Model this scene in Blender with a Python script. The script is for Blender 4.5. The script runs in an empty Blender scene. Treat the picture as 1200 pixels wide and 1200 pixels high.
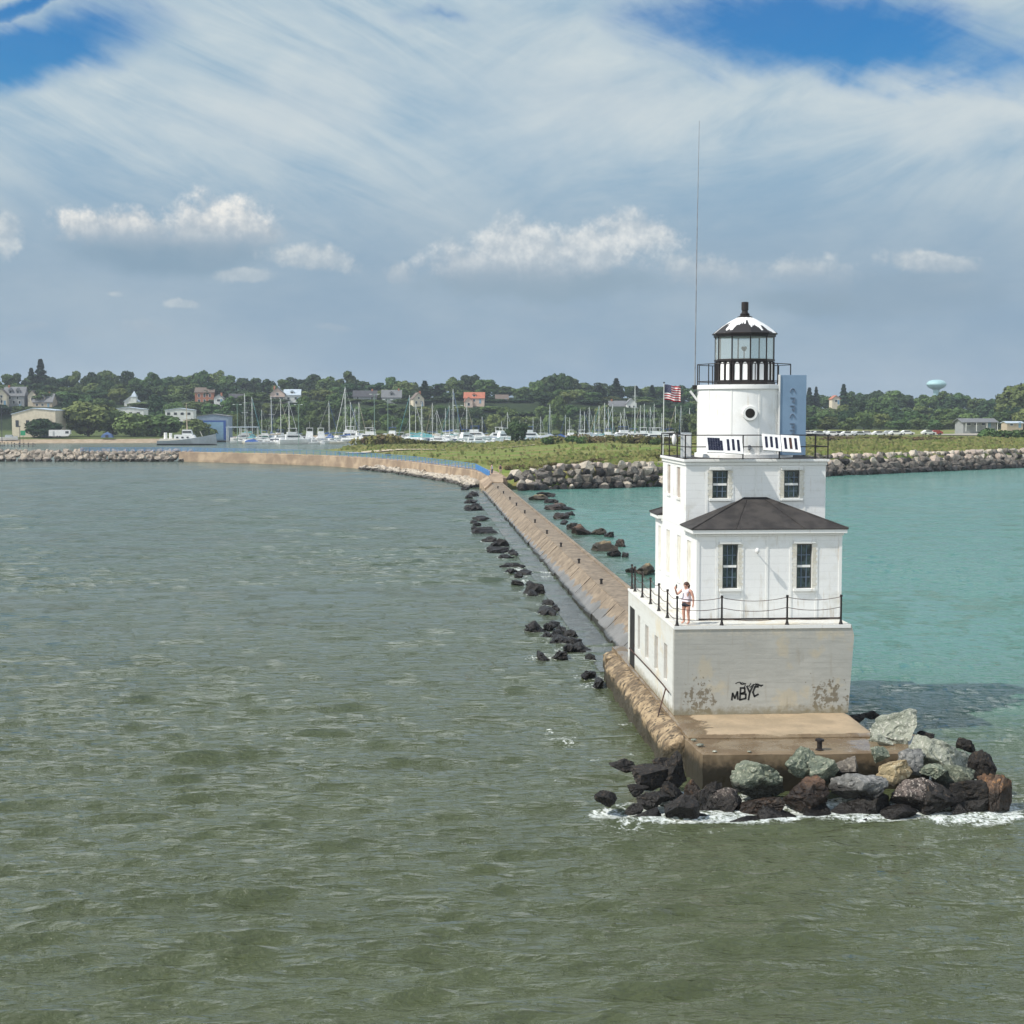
import bpy, bmesh, math, random
import numpy as np
from mathutils import Vector, Matrix, Euler, noise as mnoise
R = math.radians
scene = bpy.context.scene
COL = scene.collection
RNG = random.Random(7)

# ------------------------------------------------------------------ camera
CAMZ, FPX, HY, VX = 13.2, 1700.0, 482.0, 486.0
YAW, PIT = math.atan((600 - VX) / FPX), math.atan((600 - HY) / FPX)
cd = bpy.data.cameras.new("camera"); cam = bpy.data.objects.new("camera", cd); COL.objects.link(cam)
cam.location = (0, 0, CAMZ); cam.rotation_euler = (R(90) - PIT, 0, -YAW)
cd.sensor_width = 36; cd.lens = FPX / 1200 * 36; cd.clip_start = 0.5; cd.clip_end = 12000
scene.camera = cam
_fw = Vector((math.sin(YAW) * math.cos(PIT), math.cos(YAW) * math.cos(PIT), -math.sin(PIT)))
_rt = Vector((math.cos(YAW), -math.sin(YAW), 0)); _up = _rt.cross(_fw)
def bearing(px, py): return _fw + _rt * ((px - 600) / FPX) - _up * ((py - 600) / FPX)
def at_y(px, py, Y):            # surveyed point on the bearing (px, py) at distance Y along the pier axis
    d = bearing(px, py); return Vector((0, 0, CAMZ)) + d * (Y / d.y)
def at_z(px, py, Z):
    d = bearing(px, py); return Vector((0, 0, CAMZ)) + d * ((Z - CAMZ) / d.z)
def to_px(p):
    v = Vector(p) - Vector((0, 0, CAMZ)); c = v.dot(_fw)
    return 600 + FPX * v.dot(_rt) / c, 600 - FPX * v.dot(_up) / c

# ------------------------------------------------------------------ node graphs
class G:
    def __init__(s, tree): s.t = tree
    def n(s, typ, ins=None, **props):
        nd = s.t.nodes.new(typ)
        for k, v in props.items(): setattr(nd, k, v)
        for k, v in (ins or {}).items(): s.set(nd.inputs[k], v)
        return nd
    def set(s, sock, v):
        if isinstance(v, bpy.types.NodeSocket): s.t.links.new(v, sock)
        else: sock.default_value = v
    def m(s, op, a, b=0.0, c=None, clamp=False):
        nd = s.n('ShaderNodeMath', operation=op, use_clamp=clamp); s.set(nd.inputs[0], a); s.set(nd.inputs[1], b)
        if c is not None: s.set(nd.inputs[2], c)
        return nd.outputs[0]
    def mix(s, f, a, b, blend='MIX'):
        nd = s.n('ShaderNodeMix', data_type='RGBA', blend_type=blend); s.set(nd.inputs[0], f)
        for i, v in ((6, a), (7, b)):
            if isinstance(v, (tuple, list)) and len(v) == 3: v = (*v, 1)
            s.set(nd.inputs[i], v)
        return nd.outputs[2]
    def noise(s, vec, scale, detail=4.0, rough=.55, dist=0.0):
        nd = s.n('ShaderNodeTexNoise', {'Vector': vec, 'Scale': scale, 'Detail': detail, 'Roughness': rough, 'Distortion': dist}); return nd.outputs['Fac']
    def sm(s, x, a, b, lo=0.0, hi=1.0):
        nd = s.n('ShaderNodeMapRange', interpolation_type='SMOOTHSTEP'); s.set(nd.inputs[0], x)
        for i, v in ((1, a), (2, b), (3, lo), (4, hi)): s.set(nd.inputs[i], v)
        return nd.outputs[0]
    def scale(s, vec, k):
        return s.n('ShaderNodeMapping', {'Vector': vec, 'Scale': k}).outputs[0]
    def xyz(s, vec): return s.n('ShaderNodeSeparateXYZ', {0: vec}).outputs
    def vec(s, x, y, z):
        return s.n('ShaderNodeCombineXYZ', {0: x, 1: y, 2: z}).outputs[0]
MATS = {}
def new_mat(name):
    m = bpy.data.materials.new(name); m.use_nodes = True; m.node_tree.nodes.clear()
    g = G(m.node_tree); out = g.n('ShaderNodeOutputMaterial'); MATS[name] = m
    return m, g, out
def finish(g, out, color, rough=.6, metal=0.0, spec=.4, bump=None, bstr=.3, bdist=.05, **kw):
    if isinstance(color, tuple) and len(color) == 3: color = (*color, 1)
    b = g.n('ShaderNodeBsdfPrincipled', {'Base Color': color, 'Roughness': rough, 'Metallic': metal, 'Specular IOR Level': spec})
    for k, v in kw.items(): g.set(b.inputs[k.replace('_', ' ')], v)
    if bump is not None:
        bm = g.n('ShaderNodeBump', {'Strength': bstr, 'Distance': bdist, 'Height': bump}); g.t.links.new(bm.outputs[0], b.inputs['Normal'])
    g.t.links.new(b.outputs[0], out.inputs[0]); return b
def simple(name, c1, c2=None, scale=2.0, rough=.6, metal=0.0, spec=.4, bump=.0, bdist=.03, coord='pos', lo=.35, hi=.65, detail=5):
    m, g, out = new_mat(name)
    v = g.n('ShaderNodeNewGeometry').outputs['Position'] if coord == 'pos' else g.n('ShaderNodeTexCoord').outputs['Object']
    nz = g.noise(v, scale, detail)
    c2 = c2 or tuple(min(1, c * .8) for c in c1)
    col = g.mix(g.sm(nz, lo, hi), c1, c2)
    finish(g, out, col, rough, metal, spec, nz if bump else None, bump, bdist)
    return m

# ------------------------------------------------------------------ mesh building
class MB:
    def __init__(s): s.v = []; s.f = []
    def add(s, vs, fs):
        o = len(s.v); s.v += [tuple(p) for p in vs]; s.f += [tuple(i + o for i in f) for f in fs]; return s
    def box(s, x0, x1, y0, y1, z0, z1):
        return s.add([(x0,y0,z0),(x1,y0,z0),(x1,y1,z0),(x0,y1,z0),(x0,y0,z1),(x1,y0,z1),(x1,y1,z1),(x0,y1,z1)],
                     [(0,3,2,1),(4,5,6,7),(0,1,5,4),(1,2,6,5),(2,3,7,6),(3,0,4,7)])
    def obox(s, c, half, M):
        vs = [Vector(c) + M @ Vector((half[0]*a, half[1]*b, half[2]*d)) for d in (-1,1) for a, b in ((-1,-1),(1,-1),(1,1),(-1,1))]
        return s.add(vs, [(0,3,2,1),(4,5,6,7),(0,1,5,4),(1,2,6,5),(2,3,7,6),(3,0,4,7)])
    def prism(s, poly, z0, z1):
        n = len(poly); vs = [(x,y,z0) for x,y in poly] + [(x,y,z1) for x,y in poly]
        return s.add(vs, [tuple(range(n-1,-1,-1)), tuple(range(n,2*n))] + [(i,(i+1)%n,n+(i+1)%n,n+i) for i in range(n)])
    def cyl(s, p0, p1, r0, r1=None, n=10, caps=True):
        p0, p1 = Vector(p0), Vector(p1); r1 = r0 if r1 is None else r1
        d = (p1-p0).normalized(); a = d.orthogonal().normalized(); b = d.cross(a)
        vs = []
        for p, r in ((p0,r0),(p1,r1)):
            vs += [p + (a*math.cos(2*math.pi*i/n) + b*math.sin(2*math.pi*i/n))*r for i in range(n)]
        fs = [(i,(i+1)%n,n+(i+1)%n,n+i) for i in range(n)]
        if caps: fs += [tuple(range(n-1,-1,-1)), tuple(range(n,2*n))]
        return s.add(vs, fs)
    def tube(s, pts, r, n=6):
        pts = [Vector(p) for p in pts]; rs = r if isinstance(r, (list,tuple)) else [r]*len(pts)
        vs = []; a = None
        for i, p in enumerate(pts):
            d = (pts[min(i+1,len(pts)-1)] - pts[max(i-1,0)]).normalized()
            if a is None: a = d.orthogonal().normalized()
            a = (a - d*a.dot(d)).normalized(); b = d.cross(a)
            vs += [p + (a*math.cos(2*math.pi*k/n) + b*math.sin(2*math.pi*k/n))*rs[i] for k in range(n)]
        fs = [(i*n+k, i*n+(k+1)%n, (i+1)*n+(k+1)%n, (i+1)*n+k) for i in range(len(pts)-1) for k in range(n)]
        fs += [tuple(range(n-1,-1,-1)), tuple(range((len(pts)-1)*n, len(pts)*n))]
        return s.add(vs, fs)
    def lathe(s, prof, cx=0, cy=0, n=32, ph=0.0, z=0.0):
        vs = []; fs = []
        for r, h in prof: vs += [(cx + r*math.cos(ph+2*math.pi*i/n), cy + r*math.sin(ph+2*math.pi*i/n), z+h) for i in range(n)]
        for k in range(len(prof)-1): fs += [(k*n+i, k*n+(i+1)%n, (k+1)*n+(i+1)%n, (k+1)*n+i) for i in range(n)]
        fs += [tuple(range(n-1,-1,-1)), tuple(range((len(prof)-1)*n, len(prof)*n))]
        return s.add(vs, fs)
    def ell(s, c, rad, nu=12, nv=8):
        vs = [(c[0], c[1], c[2]-rad[2])]; fs = []
        for j in range(1, nv):
            t = -math.pi/2 + math.pi*j/nv
            vs += [(c[0]+rad[0]*math.cos(t)*math.cos(2*math.pi*i/nu), c[1]+rad[1]*math.cos(t)*math.sin(2*math.pi*i/nu), c[2]+rad[2]*math.sin(t)) for i in range(nu)]
        vs.append((c[0], c[1], c[2]+rad[2])); last = len(vs)-1
        for i in range(nu): fs.append((0, 1+(i+1)%nu, 1+i))
        for j in range(nv-2):
            for i in range(nu): fs.append((1+j*nu+i, 1+j*nu+(i+1)%nu, 1+(j+1)*nu+(i+1)%nu, 1+(j+1)*nu+i))
        for i in range(nu): fs.append((1+(nv-2)*nu+i, 1+(nv-2)*nu+(i+1)%nu, last))
        return s.add(vs, fs)
    def wall(s, O, U, V, N, W, H, holes, depth):      # a wall face with openings and their reveals
        O, U, V, N = Vector(O), Vector(U), Vector(V), Vector(N)
        us = sorted({0.0, W, *[h[0] for h in holes], *[h[2] for h in holes]}); vs_ = sorted({0.0, H, *[h[1] for h in holes], *[h[3] for h in holes]})
        P = lambda u, v, d=0: O + U*u + V*v - N*d
        for i in range(len(us)-1):
            for j in range(len(vs_)-1):
                a, b, c, d = us[i], vs_[j], us[i+1], vs_[j+1]
                if any(h[0]-1e-6 <= a and c <= h[2]+1e-6 and h[1]-1e-6 <= b and d <= h[3]+1e-6 for h in holes): continue
                s.add([P(a,b),P(c,b),P(c,d),P(a,d)], [(0,1,2,3)])
        for a, b, c, d in holes:
            q = [(a,b),(c,b),(c,d),(a,d)]
            for k in range(4):
                p, r = q[k], q[(k+1)%4]
                s.add([P(*p),P(*p,depth),P(*r,depth),P(*r)], [(0,1,2,3)])
        return s
    def build(s, name, mat, parent=None, smooth=False, at=(0,0,0), bevel=0.0, angle=35):
        me = bpy.data.meshes.new(name)
        o = Vector(at); me.from_pydata([tuple(Vector(p)-o) for p in s.v], [], s.f); me.update()
        return link(name, me, mat, parent, smooth, at if parent is None else (0,0,0), bevel, angle)
def link(name, me, mat, parent=None, smooth=False, loc=(0,0,0), bevel=0.0, angle=35):
    ob = bpy.data.objects.new(name, me); COL.objects.link(ob)
    if mat is not None: me.materials.append(MATS[mat] if isinstance(mat, str) else mat)
    ob.location = loc
    if parent is not None: ob.parent = parent
    if smooth:
        me.polygons.foreach_set('use_smooth', [True]*len(me.polygons))
        if smooth != 'all':
            try: me.set_sharp_from_angle(angle=R(angle))
            except Exception: pass
    if bevel:
        b = ob.modifiers.new('edge', 'BEVEL'); b.width = bevel; b.segments = 2; b.limit_method = 'ANGLE'
    return ob
def tag(o, label=None, cat=None, group=None, kind=None):
    if label: o['label'] = label
    if cat: o['category'] = cat
    if group: o['group'] = group
    if kind: o['kind'] = kind
    return o
def thing(name, label, cat, loc=(0,0,0), rz=0, group=None, scale=None):
    o = bpy.data.objects.new(name, None); COL.objects.link(o); o.location = loc; o.rotation_euler = (0,0,rz)
    if scale is not None: o.scale = scale
    o.empty_display_size = .2
    return tag(o, label, cat, group)
KIDS = {}
def dup(root, loc, rz=0, scale=None, label=None, group=None):
    def cp(o, par):
        c = o.copy(); COL.objects.link(c)
        if par is not None: c.parent = par
        for ch in o.children: cp(ch, c)
        return c
    r = cp(root, None); r.location = loc; r.rotation_euler = (0,0,rz)
    if scale is not None: r.scale = scale
    if label: r['label'] = label
    if group: r['group'] = group
    return r
_ONES = "first second third fourth fifth sixth seventh eighth ninth tenth eleventh twelfth thirteenth fourteenth fifteenth sixteenth seventeenth eighteenth nineteenth".split()
_TENS = {2:("twentieth","twenty"),3:("thirtieth","thirty"),4:("fortieth","forty"),5:("fiftieth","fifty"),6:("sixtieth","sixty"),7:("seventieth","seventy"),8:("eightieth","eighty"),9:("ninetieth","ninety")}
def ordinal(n):
    if n < 20: return _ONES[n-1]
    t, u = divmod(n, 10); return _TENS[t][0] if u == 0 else _TENS[t][1] + "-" + _ONES[u-1]
FOAM = []       # (x, y, radius, strength): water churned white round these spots
# ------------------------------------------------------------------ materials
def mat_paint(name, base, dirt, streak, seams=0.0, seam_axis=2, dirt_lo=.58, dirt_hi=.75, rough=.55):
    m, g, out = new_mat(name); P = g.n('ShaderNodeNewGeometry').outputs['Position']; x, y, z = g.xyz(P)
    n1 = g.noise(P, 1.1, 6, .6); n2 = g.noise(g.scale(P, (5, 5, .5)), 1.3, 4); n3 = g.noise(P, 9, 3)
    col = g.mix(g.sm(n1, dirt_lo, dirt_hi, 0, .75), base, dirt)
    col = g.mix(g.m('MULTIPLY', g.sm(n2, .56, .75), g.sm(n1, .4, .6, 0, .55)), col, streak)
    h = n3
    if seams:
        f = g.m('FRACT', g.m('DIVIDE', (x, y, z)[seam_axis], seams)); line = g.sm(g.m('ABSOLUTE', g.m('SUBTRACT', f, .5)), .46, .5)
        col = g.mix(g.m('MULTIPLY', line, .22), col, tuple(c*.55 for c in base))
        h = g.m('SUBTRACT', n3, g.m('MULTIPLY', line, 1.5))
    finish(g, out, col, rough, spec=.3, bump=h, bstr=.25, bdist=.015); return m
mat_paint('white_paint', (.80,.80,.78), (.64,.62,.56), (.46,.38,.27), seams=.31, dirt_lo=.52)
mat_paint('white_steel', (.82,.82,.80), (.70,.68,.63), (.50,.40,.27), seams=0, dirt_lo=.52)
mat_paint('white_trim', (.78,.78,.75), (.58,.55,.48), (.45,.38,.3))
# lower block: painted concrete, peeled at the foot and the corners
m, g, out = new_mat('foundation_paint'); P = g.n('ShaderNodeNewGeometry').outputs['Position']; x, y, z = g.xyz(P)
n1 = g.noise(P, .75, 7, .62); n2 = g.noise(P, 4.2, 7, .68); n3 = g.noise(g.scale(P, (.6,.6,5)), 1.6, 4)
low = g.sm(z, 1.4, 3.6, 1, 0)
corner = g.m('MAXIMUM', g.sm(g.m('ABSOLUTE', g.m('SUBTRACT', x, 11.0)), .2, 1.3, 1, 0), g.sm(g.m('ABSOLUTE', g.m('SUBTRACT', x, 16.0)), .2, 1.6, 1, 0))
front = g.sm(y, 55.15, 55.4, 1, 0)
col = g.mix(g.sm(n3, .5, .7, 0, .5), (.62,.625,.59), (.52,.525,.49))
col = g.mix(g.sm(n1, .55, .68, 0, .7), col, (.62,.55,.41))
peel = g.m('MULTIPLY', g.m('MULTIPLY', corner, front), g.sm(z, 3.7, 2.3))
thr = g.m('SUBTRACT', .71, g.m('MULTIPLY', peel, .24))
col = g.mix(g.m('MULTIPLY', front, .85), col, g.mix(g.sm(n3, .4, .7), (.42,.415,.375), (.36,.355,.32)))  # whole outer face coloured darker, standing in for its grazing light
col = g.mix(g.m('MULTIPLY', front, g.sm(n1, .56, .66, 0, .8)), col, (.52,.46,.34))
run = g.noise(g.scale(P, (3.2,3.2,.35)), 1.0, 5, .6)
col = g.mix(g.m('MULTIPLY', g.sm(run, .54, .72), g.m('ADD', .15, g.m('MULTIPLY', front, .4))), col, (.30,.245,.16))
col = g.mix(g.m('MULTIPLY', g.sm(g.noise(P, .35, 4, .6), .42, .62), g.m('MULTIPLY', front, .35)), col, (.30,.30,.275))
spots = g.sm(g.m('SUBTRACT', n2, thr), .0, .05)
col = g.mix(spots, col, (.20,.175,.13))
foot = g.sm(g.m('ADD', z, g.m('MULTIPLY', n2, -.9)), 1.0, 1.42, 1, 0)
col = g.mix(g.m('MULTIPLY', foot, .85), col, (.23,.20,.13))
top = g.m('MULTIPLY', g.sm(z, 4.25, 4.8), g.sm(n2, .42, .62))
col = g.mix(g.m('MULTIPLY', top, .55), col, (.55,.50,.40))
f = g.m('FRACT', g.m('DIVIDE', z, .19)); line = g.sm(g.m('ABSOLUTE', g.m('SUBTRACT', f, .5)), .44, .5)
col = g.mix(g.m('MULTIPLY', line, .07), col, (.4,.39,.35))
finish(g, out, col, .75, spec=.2, bump=g.m('SUBTRACT', g.m('MULTIPLY', n2, 1.0), g.m('MULTIPLY', line, .2)), bstr=.4, bdist=.03)
simple('cream_paint', (.74,.72,.65), (.62,.58,.48), 2.5, .6)
simple('shutter_board', (.46,.39,.33), (.36,.30,.25), 3, .7)
simple('roof_felt', (.035,.032,.031), (.060,.054,.050), 1.6, .85, spec=.25, bump=.3)
simple('black_iron', (.012,.011,.011), (.022,.016,.014), 6, .5, spec=.4)
simple('rusty_iron', (.035,.02,.017), (.09,.04,.026), 5, .65)
simple('dark_void', (.012,.011,.010), (.02,.018,.016), 2, .8)
simple('grey_steel', (.32,.34,.36), (.24,.25,.27), 4, .45, metal=.4)
simple('sash_green', (.10,.105,.10), (.07,.075,.07), 4, .5)
simple('panel_blue_grey', (.20,.30,.42), (.18,.275,.39), 1.2, .5)
simple('panel_mark', (.14,.19,.26), None, 3, .6)
simple('white_plastic', (.80,.80,.78), (.70,.70,.68), 2, .4)
simple('solar_cell', (.015,.016,.028), (.03,.03,.05), 6, .2, spec=.6)
simple('beacon_dark', (.05,.05,.05), None, 3, .3)
simple('black_spray', (.012,.012,.013), (.03,.03,.03), 8, .6)
# lantern glass and window glass
m, g, out = new_mat('lantern_glass'); finish(g, out, (.82,.88,.84), .08, spec=.5, Transmission_Weight=.8, IOR=1.1)
m, g, out = new_mat('window_glass'); P = g.n('ShaderNodeNewGeometry').outputs['Position']
nz = g.noise(P, 3.0, 3); finish(g, out, g.mix(g.sm(nz, .4, .62), (.012,.022,.022), (.05,.085,.08)), .06, spec=.6)
# lantern cap: black paint flaking to white
m, g, out = new_mat('lantern_cap'); T = g.n('ShaderNodeNewGeometry').outputs['Position']; x, y, z = g.xyz(T)
ang = g.m('ARCTAN2', g.m('SUBTRACT', y, 61.9), g.m('SUBTRACT', x, 14.17))
nn = g.noise(g.vec(g.m('MULTIPLY', ang, 1.25), g.m('MULTIPLY', z, .6), 3.3), 1.9, 3)
mask = g.sm(g.m('SUBTRACT', g.m('ADD', nn, g.m('MULTIPLY', g.m('SUBTRACT', z, 16.95), .34)), .42), 0, .02)
finish(g, out, g.mix(mask, (.030,.028,.027), (.80,.80,.78)), .6)
# concrete of the platform: dry tan, wet dark where the water runs
m, g, out = new_mat('slab_concrete'); P = g.n('ShaderNodeNewGeometry').outputs['Position']; x, y, z = g.xyz(P)
n1 = g.noise(P, .8, 6, .6); n2 = g.noise(P, 5, 5)
dry = g.mix(g.sm(n1, .35, .65), (.41,.31,.20), (.31,.24,.155)); dry = g.mix(g.sm(n2, .55, .7, 0, .5), dry, (.27,.21,.14))
edge = g.m('ADD', g.m('MULTIPLY', n1, 2.6), g.m('MULTIPLY', n2, .5))
wl = g.sm(g.m('ADD', g.m('SUBTRACT', x, 10.2), g.m('MULTIPLY', edge, -1.0)), -.95, -.8, 1, 0)       # along the seaward edge
wf = g.sm(g.m('SUBTRACT', g.m('ADD', y, g.m('MULTIPLY', edge, .35)), 52.05), -.1, .06, 1, 0)         # outer end
wz = g.sm(g.m('ADD', z, g.m('MULTIPLY', n1, .3)), 1.46, 1.52, 1, 0)
wet = g.m('MAXIMUM', g.m('MAXIMUM', wl, wf), wz)
wetc = g.mix(g.sm(n1, .4, .6), (.15,.105,.06), (.21,.155,.095))
alg = g.sm(g.m('ADD', z, g.m('MULTIPLY', n2, .6)), 1.0, 1.5, 1, 0)
wetc = g.mix(alg, wetc, (.026,.021,.012))
col = g.mix(wet, dry, wetc)
pud = g.m('MULTIPLY', g.sm(z, 1.30, 1.33), g.m('MULTIPLY', wet, g.sm(n1, .44, .5)))
finish(g, out, col, g.m('SUBTRACT', .85, g.m('ADD', g.m('MULTIPLY', wet, .3), g.m('MULTIPLY', pud, .45))), spec=.4, bump=g.m('ADD', g.m('MULTIPLY', n2, g.m('SUBTRACT', 1.0, pud)), n1), bstr=.45, bdist=.05)
# long pier: tan, wet grey on the lower half of the batter, joints across the walk
m, g, out = new_mat('pier_concrete'); P = g.n('ShaderNodeNewGeometry').outputs['Position']; x, y, z = g.xyz(P)
n1 = g.noise(P, .55, 6, .6); n2 = g.noise(P, 2.6, 5); n3 = g.noise(g.vec(0.0, y, 0.0), .42, 3)
dry = g.mix(g.sm(n1, .35, .65), (.30,.235,.165), (.20,.155,.108)); dry = g.mix(g.sm(n2, .46, .64, 0, .8), dry, (.135,.105,.075))
fr = g.m('FRACT', g.m('DIVIDE', y, 3.4)); sc = g.m('ABSOLUTE', g.m('SUBTRACT', fr, .5))
lvl = g.m('ADD', g.m('ADD', z, g.m('MULTIPLY', n2, -.55)), g.m('ADD', g.m('MULTIPLY', n3, -.7), g.m('MULTIPLY', sc, -.5)))
far = g.sm(y, 70, 165, .22, -.30)
wet = g.sm(g.m('SUBTRACT', lvl, far), -.06, .03, 1, 0)
wetc = g.mix(g.sm(n1, .4, .6), (.20,.185,.165), (.145,.13,.11))
col = g.mix(wet, dry, wetc)
low_dark = g.sm(g.m('ADD', z, g.m('MULTIPLY', n2, -.3)), .15, .28, 1, 0); apron = g.sm(x, 10.9, 11.0)
col = g.mix(g.m('MULTIPLY', low_dark, apron), col, (.035,.03,.022))  # dark band low on the battered side, down to the water
jt = g.sm(g.m('ABSOLUTE', g.m('SUBTRACT', g.m('FRACT', g.m('DIVIDE', y, 2.27)), .5)), .455, .475)
walk = g.m('MULTIPLY', g.sm(z, 1.5, 1.54), g.m('MULTIPLY', g.sm(x, 12.75, 12.8), g.sm(x, 13.85, 13.9, 1, 0)))
col = g.mix(g.m('MULTIPLY', g.m('MULTIPLY', jt, walk), .75), col, (.12,.095,.065))
finish(g, out, col, g.m('SUBTRACT', .88, g.m('MULTIPLY', wet, .58)), spec=.45, bump=g.m('ADD', n2, n1), bstr=.5, bdist=.08)
m, g, out = new_mat('apron_concrete'); P = g.n('ShaderNodeNewGeometry').outputs['Position']; n1 = g.noise(P, .7, 5); n2 = g.noise(g.scale(P, (1,3,1)), 1.4, 4)
finish(g, out, g.mix(g.sm(n1, .4, .6), (.05,.058,.052), (.075,.08,.07)), .07, spec=.5, bump=g.m('ADD', n2, n1), bstr=.8, bdist=.10)
m, g, out = new_mat('ledge_concrete'); P = g.n('ShaderNodeNewGeometry').outputs['Position']; x, y, z = g.xyz(P)
n1 = g.noise(P, 1.4, 6, .65); n2 = g.noise(P, 5, 5)
col = g.mix(g.sm(n1, .42, .60), (.38,.28,.165), (.15,.105,.06)); col = g.mix(g.sm(n2, .50, .62), col, (.075,.055,.033))
col = g.mix(g.sm(g.m('ADD', z, g.m('MULTIPLY', n1, -.9)), .05, .5, 1, 0), col, (.05,.042,.026))
finish(g, out, col, .7, bump=g.m('ADD', n1, n2), bstr=.9, bdist=.12)
simple('harbour_concrete', (.40,.30,.20), (.24,.175,.12), .35, .85, bump=.4, bdist=.1, detail=7)
# boulders: dark near the water line from wet and painted-in shade, dry stone above
def mat_rock(name, c1, c2, c3, wetz=.75, wetc=(.011,.0095,.008), scale=1.6):
    m, g, out = new_mat(name); P = g.n('ShaderNodeNewGeometry').outputs['Position']; x, y, z = g.xyz(P)
    n1 = g.noise(P, scale, 6, .65); n2 = g.noise(P, scale*4.5, 5, .6); vo = g.n('ShaderNodeTexVoronoi', {'Vector': P, 'Scale': scale*2.2}, feature='DISTANCE_TO_EDGE').outputs[0]
    col = g.mix(g.sm(n1, .38, .6), c1, c2); col = g.mix(g.sm(n2, .53, .66), col, c3)
    rnd = g.n('ShaderNodeObjectInfo').outputs['Random']
    hv = g.n('ShaderNodeHueSaturation', {'Value': g.m('ADD', .8, g.m('MULTIPLY', rnd, .45)), 'Color': col}); col = hv.outputs[0]
    col = g.mix(g.sm(vo, .0, .03, .35, 0), col, (.04,.036,.03))
    wet = g.sm(g.m('ADD', z, g.m('MULTIPLY', g.m('SUBTRACT', n1, .5), 1.0)), wetz-.12, wetz+.14, 1, 0)
    col = g.mix(g.m('MULTIPLY', wet, .88), col, wetc)
    finish(g, out, col, g.m('SUBTRACT', .85, g.m('MULTIPLY', wet, .38)), spec=.3, bump=g.m('ADD', n1, g.m('MULTIPLY', n2, .8)), bstr=1.0, bdist=.10); return m
mat_rock('rock_green', (.185,.205,.150), (.105,.125,.095), (.34,.34,.26), scale=2.2)
mat_rock('rock_pale', (.33,.34,.275), (.21,.225,.18), (.50,.49,.42), scale=2.0)
mat_rock('rock_tan', (.33,.26,.15), (.23,.175,.10), (.43,.37,.25))
mat_rock('rock_rust', (.17,.10,.065), (.10,.068,.05), (.30,.16,.075))
mat_rock('rock_speckle', (.15,.12,.105), (.055,.047,.042), (.48,.42,.36), wetz=.45, scale=3.2)
mat_rock('rock_grey', (.19,.19,.18), (.12,.12,.115), (.27,.26,.24))
mat_rock('rock_dark', (.026,.023,.021), (.015,.014,.013), (.06,.045,.033), wetz=.5)  # low black stones: shade coloured in along with the wet
mat_rock('rock_lime', (.46,.40,.32), (.34,.30,.24), (.56,.50,.42), wetz=.6, scale=.8)
mat_rock('rock_pink', (.43,.35,.29), (.33,.27,.22), (.52,.44,.37), wetz=.6, scale=.8)
mat_rock('rock_brown_dry', (.34,.29,.23), (.20,.17,.14), (.46,.40,.32), wetz=.7, scale=.55)
mat_rock('rock_brown', (.17,.15,.125), (.085,.076,.066), (.30,.265,.22), wetz=1.0, scale=.9)
# ground and plants
m, g, out = new_mat('field_ground'); P = g.n('ShaderNodeNewGeometry').outputs['Position']; x, y, z = g.xyz(P)
n1 = g.noise(g.scale(P, (.03,.10,.1)), 1.0, 5, .6); n2 = g.noise(P, .6, 5, .6)
col = g.mix(g.sm(n1, .42, .58), (.15,.205,.042), (.235,.20,.08)); col = g.mix(g.sm(n2, .45, .7), col, (.105,.145,.035))
finish(g, out, col, .95, spec=.1, bump=n2, bstr=1.0, bdist=.5)
m, g, out = new_mat('shore_ground'); P = g.n('ShaderNodeNewGeometry').outputs['Position']; x, y, z = g.xyz(P)
n1 = g.noise(P, .05, 5, .6); n2 = g.noise(P, .5, 4)
lawn = g.mix(g.sm(n2, .4, .65), (.075,.105,.03), (.10,.12,.04)); gr = g.mix(g.sm(z, 3.0, 4.2), lawn, g.mix(g.sm(n2, .4, .65), (.022,.036,.015), (.035,.052,.02))); sand = g.mix(g.sm(n2, .4, .6), (.40,.32,.23), (.32,.25,.17))
finish(g, out, g.mix(g.sm(g.m('ADD', z, g.m('MULTIPLY', n1, .8)), 1.75, 2.1), sand, gr), .95, spec=.1)
simple('sand_path', (.50,.43,.30), (.42,.35,.24), .5, .9)
simple('tan_lot', (.36,.33,.27), (.28,.25,.20), .3, .9)
def mat_leaf(name, c1, c2, c3):
    m, g, out = new_mat(name); P = g.n('ShaderNodeNewGeometry').outputs['Position']
    rnd = g.n('ShaderNodeObjectInfo').outputs['Random']; n1 = g.noise(P, .33, 4, .65); n2 = g.noise(P, 1.4, 3)
    col = g.mix(g.sm(n1, .38, .62), c1, c2); col = g.mix(g.sm(n2, .5, .72), col, c3)
    hs = g.n('ShaderNodeHueSaturation', {'Hue': g.m('ADD', .478, g.m('MULTIPLY', rnd, .045)), 'Value': g.m('ADD', .72, g.m('MULTIPLY', g.m('FRACT', g.m('MULTIPLY', rnd, 7.3)), .6)), 'Color': col})
    finish(g, out, hs.outputs[0], .8, spec=.12); return m
mat_leaf('leaf_mid', (.049,.086,.028), (.073,.119,.037), (.112,.155,.050))
mat_leaf('leaf_dark', (.028,.054,.024), (.041,.073,.029), (.063,.095,.037))
mat_leaf('leaf_olive', (.084,.119,.037), (.112,.147,.048), (.155,.183,.063))
mat_leaf('leaf_conifer', (.022,.045,.025), (.034,.060,.030), (.048,.077,.037))
mat_leaf('leaf_bush', (.10,.105,.030), (.15,.135,.045), (.085,.10,.028))
mat_leaf('leaf_dry', (.15,.115,.055), (.11,.10,.04), (.18,.14,.07))
mat_leaf('grass_blade', (.16,.20,.048), (.235,.215,.08), (.27,.22,.105))
simple('bark', (.07,.055,.042), (.045,.036,.03), 1.5, .9)
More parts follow.
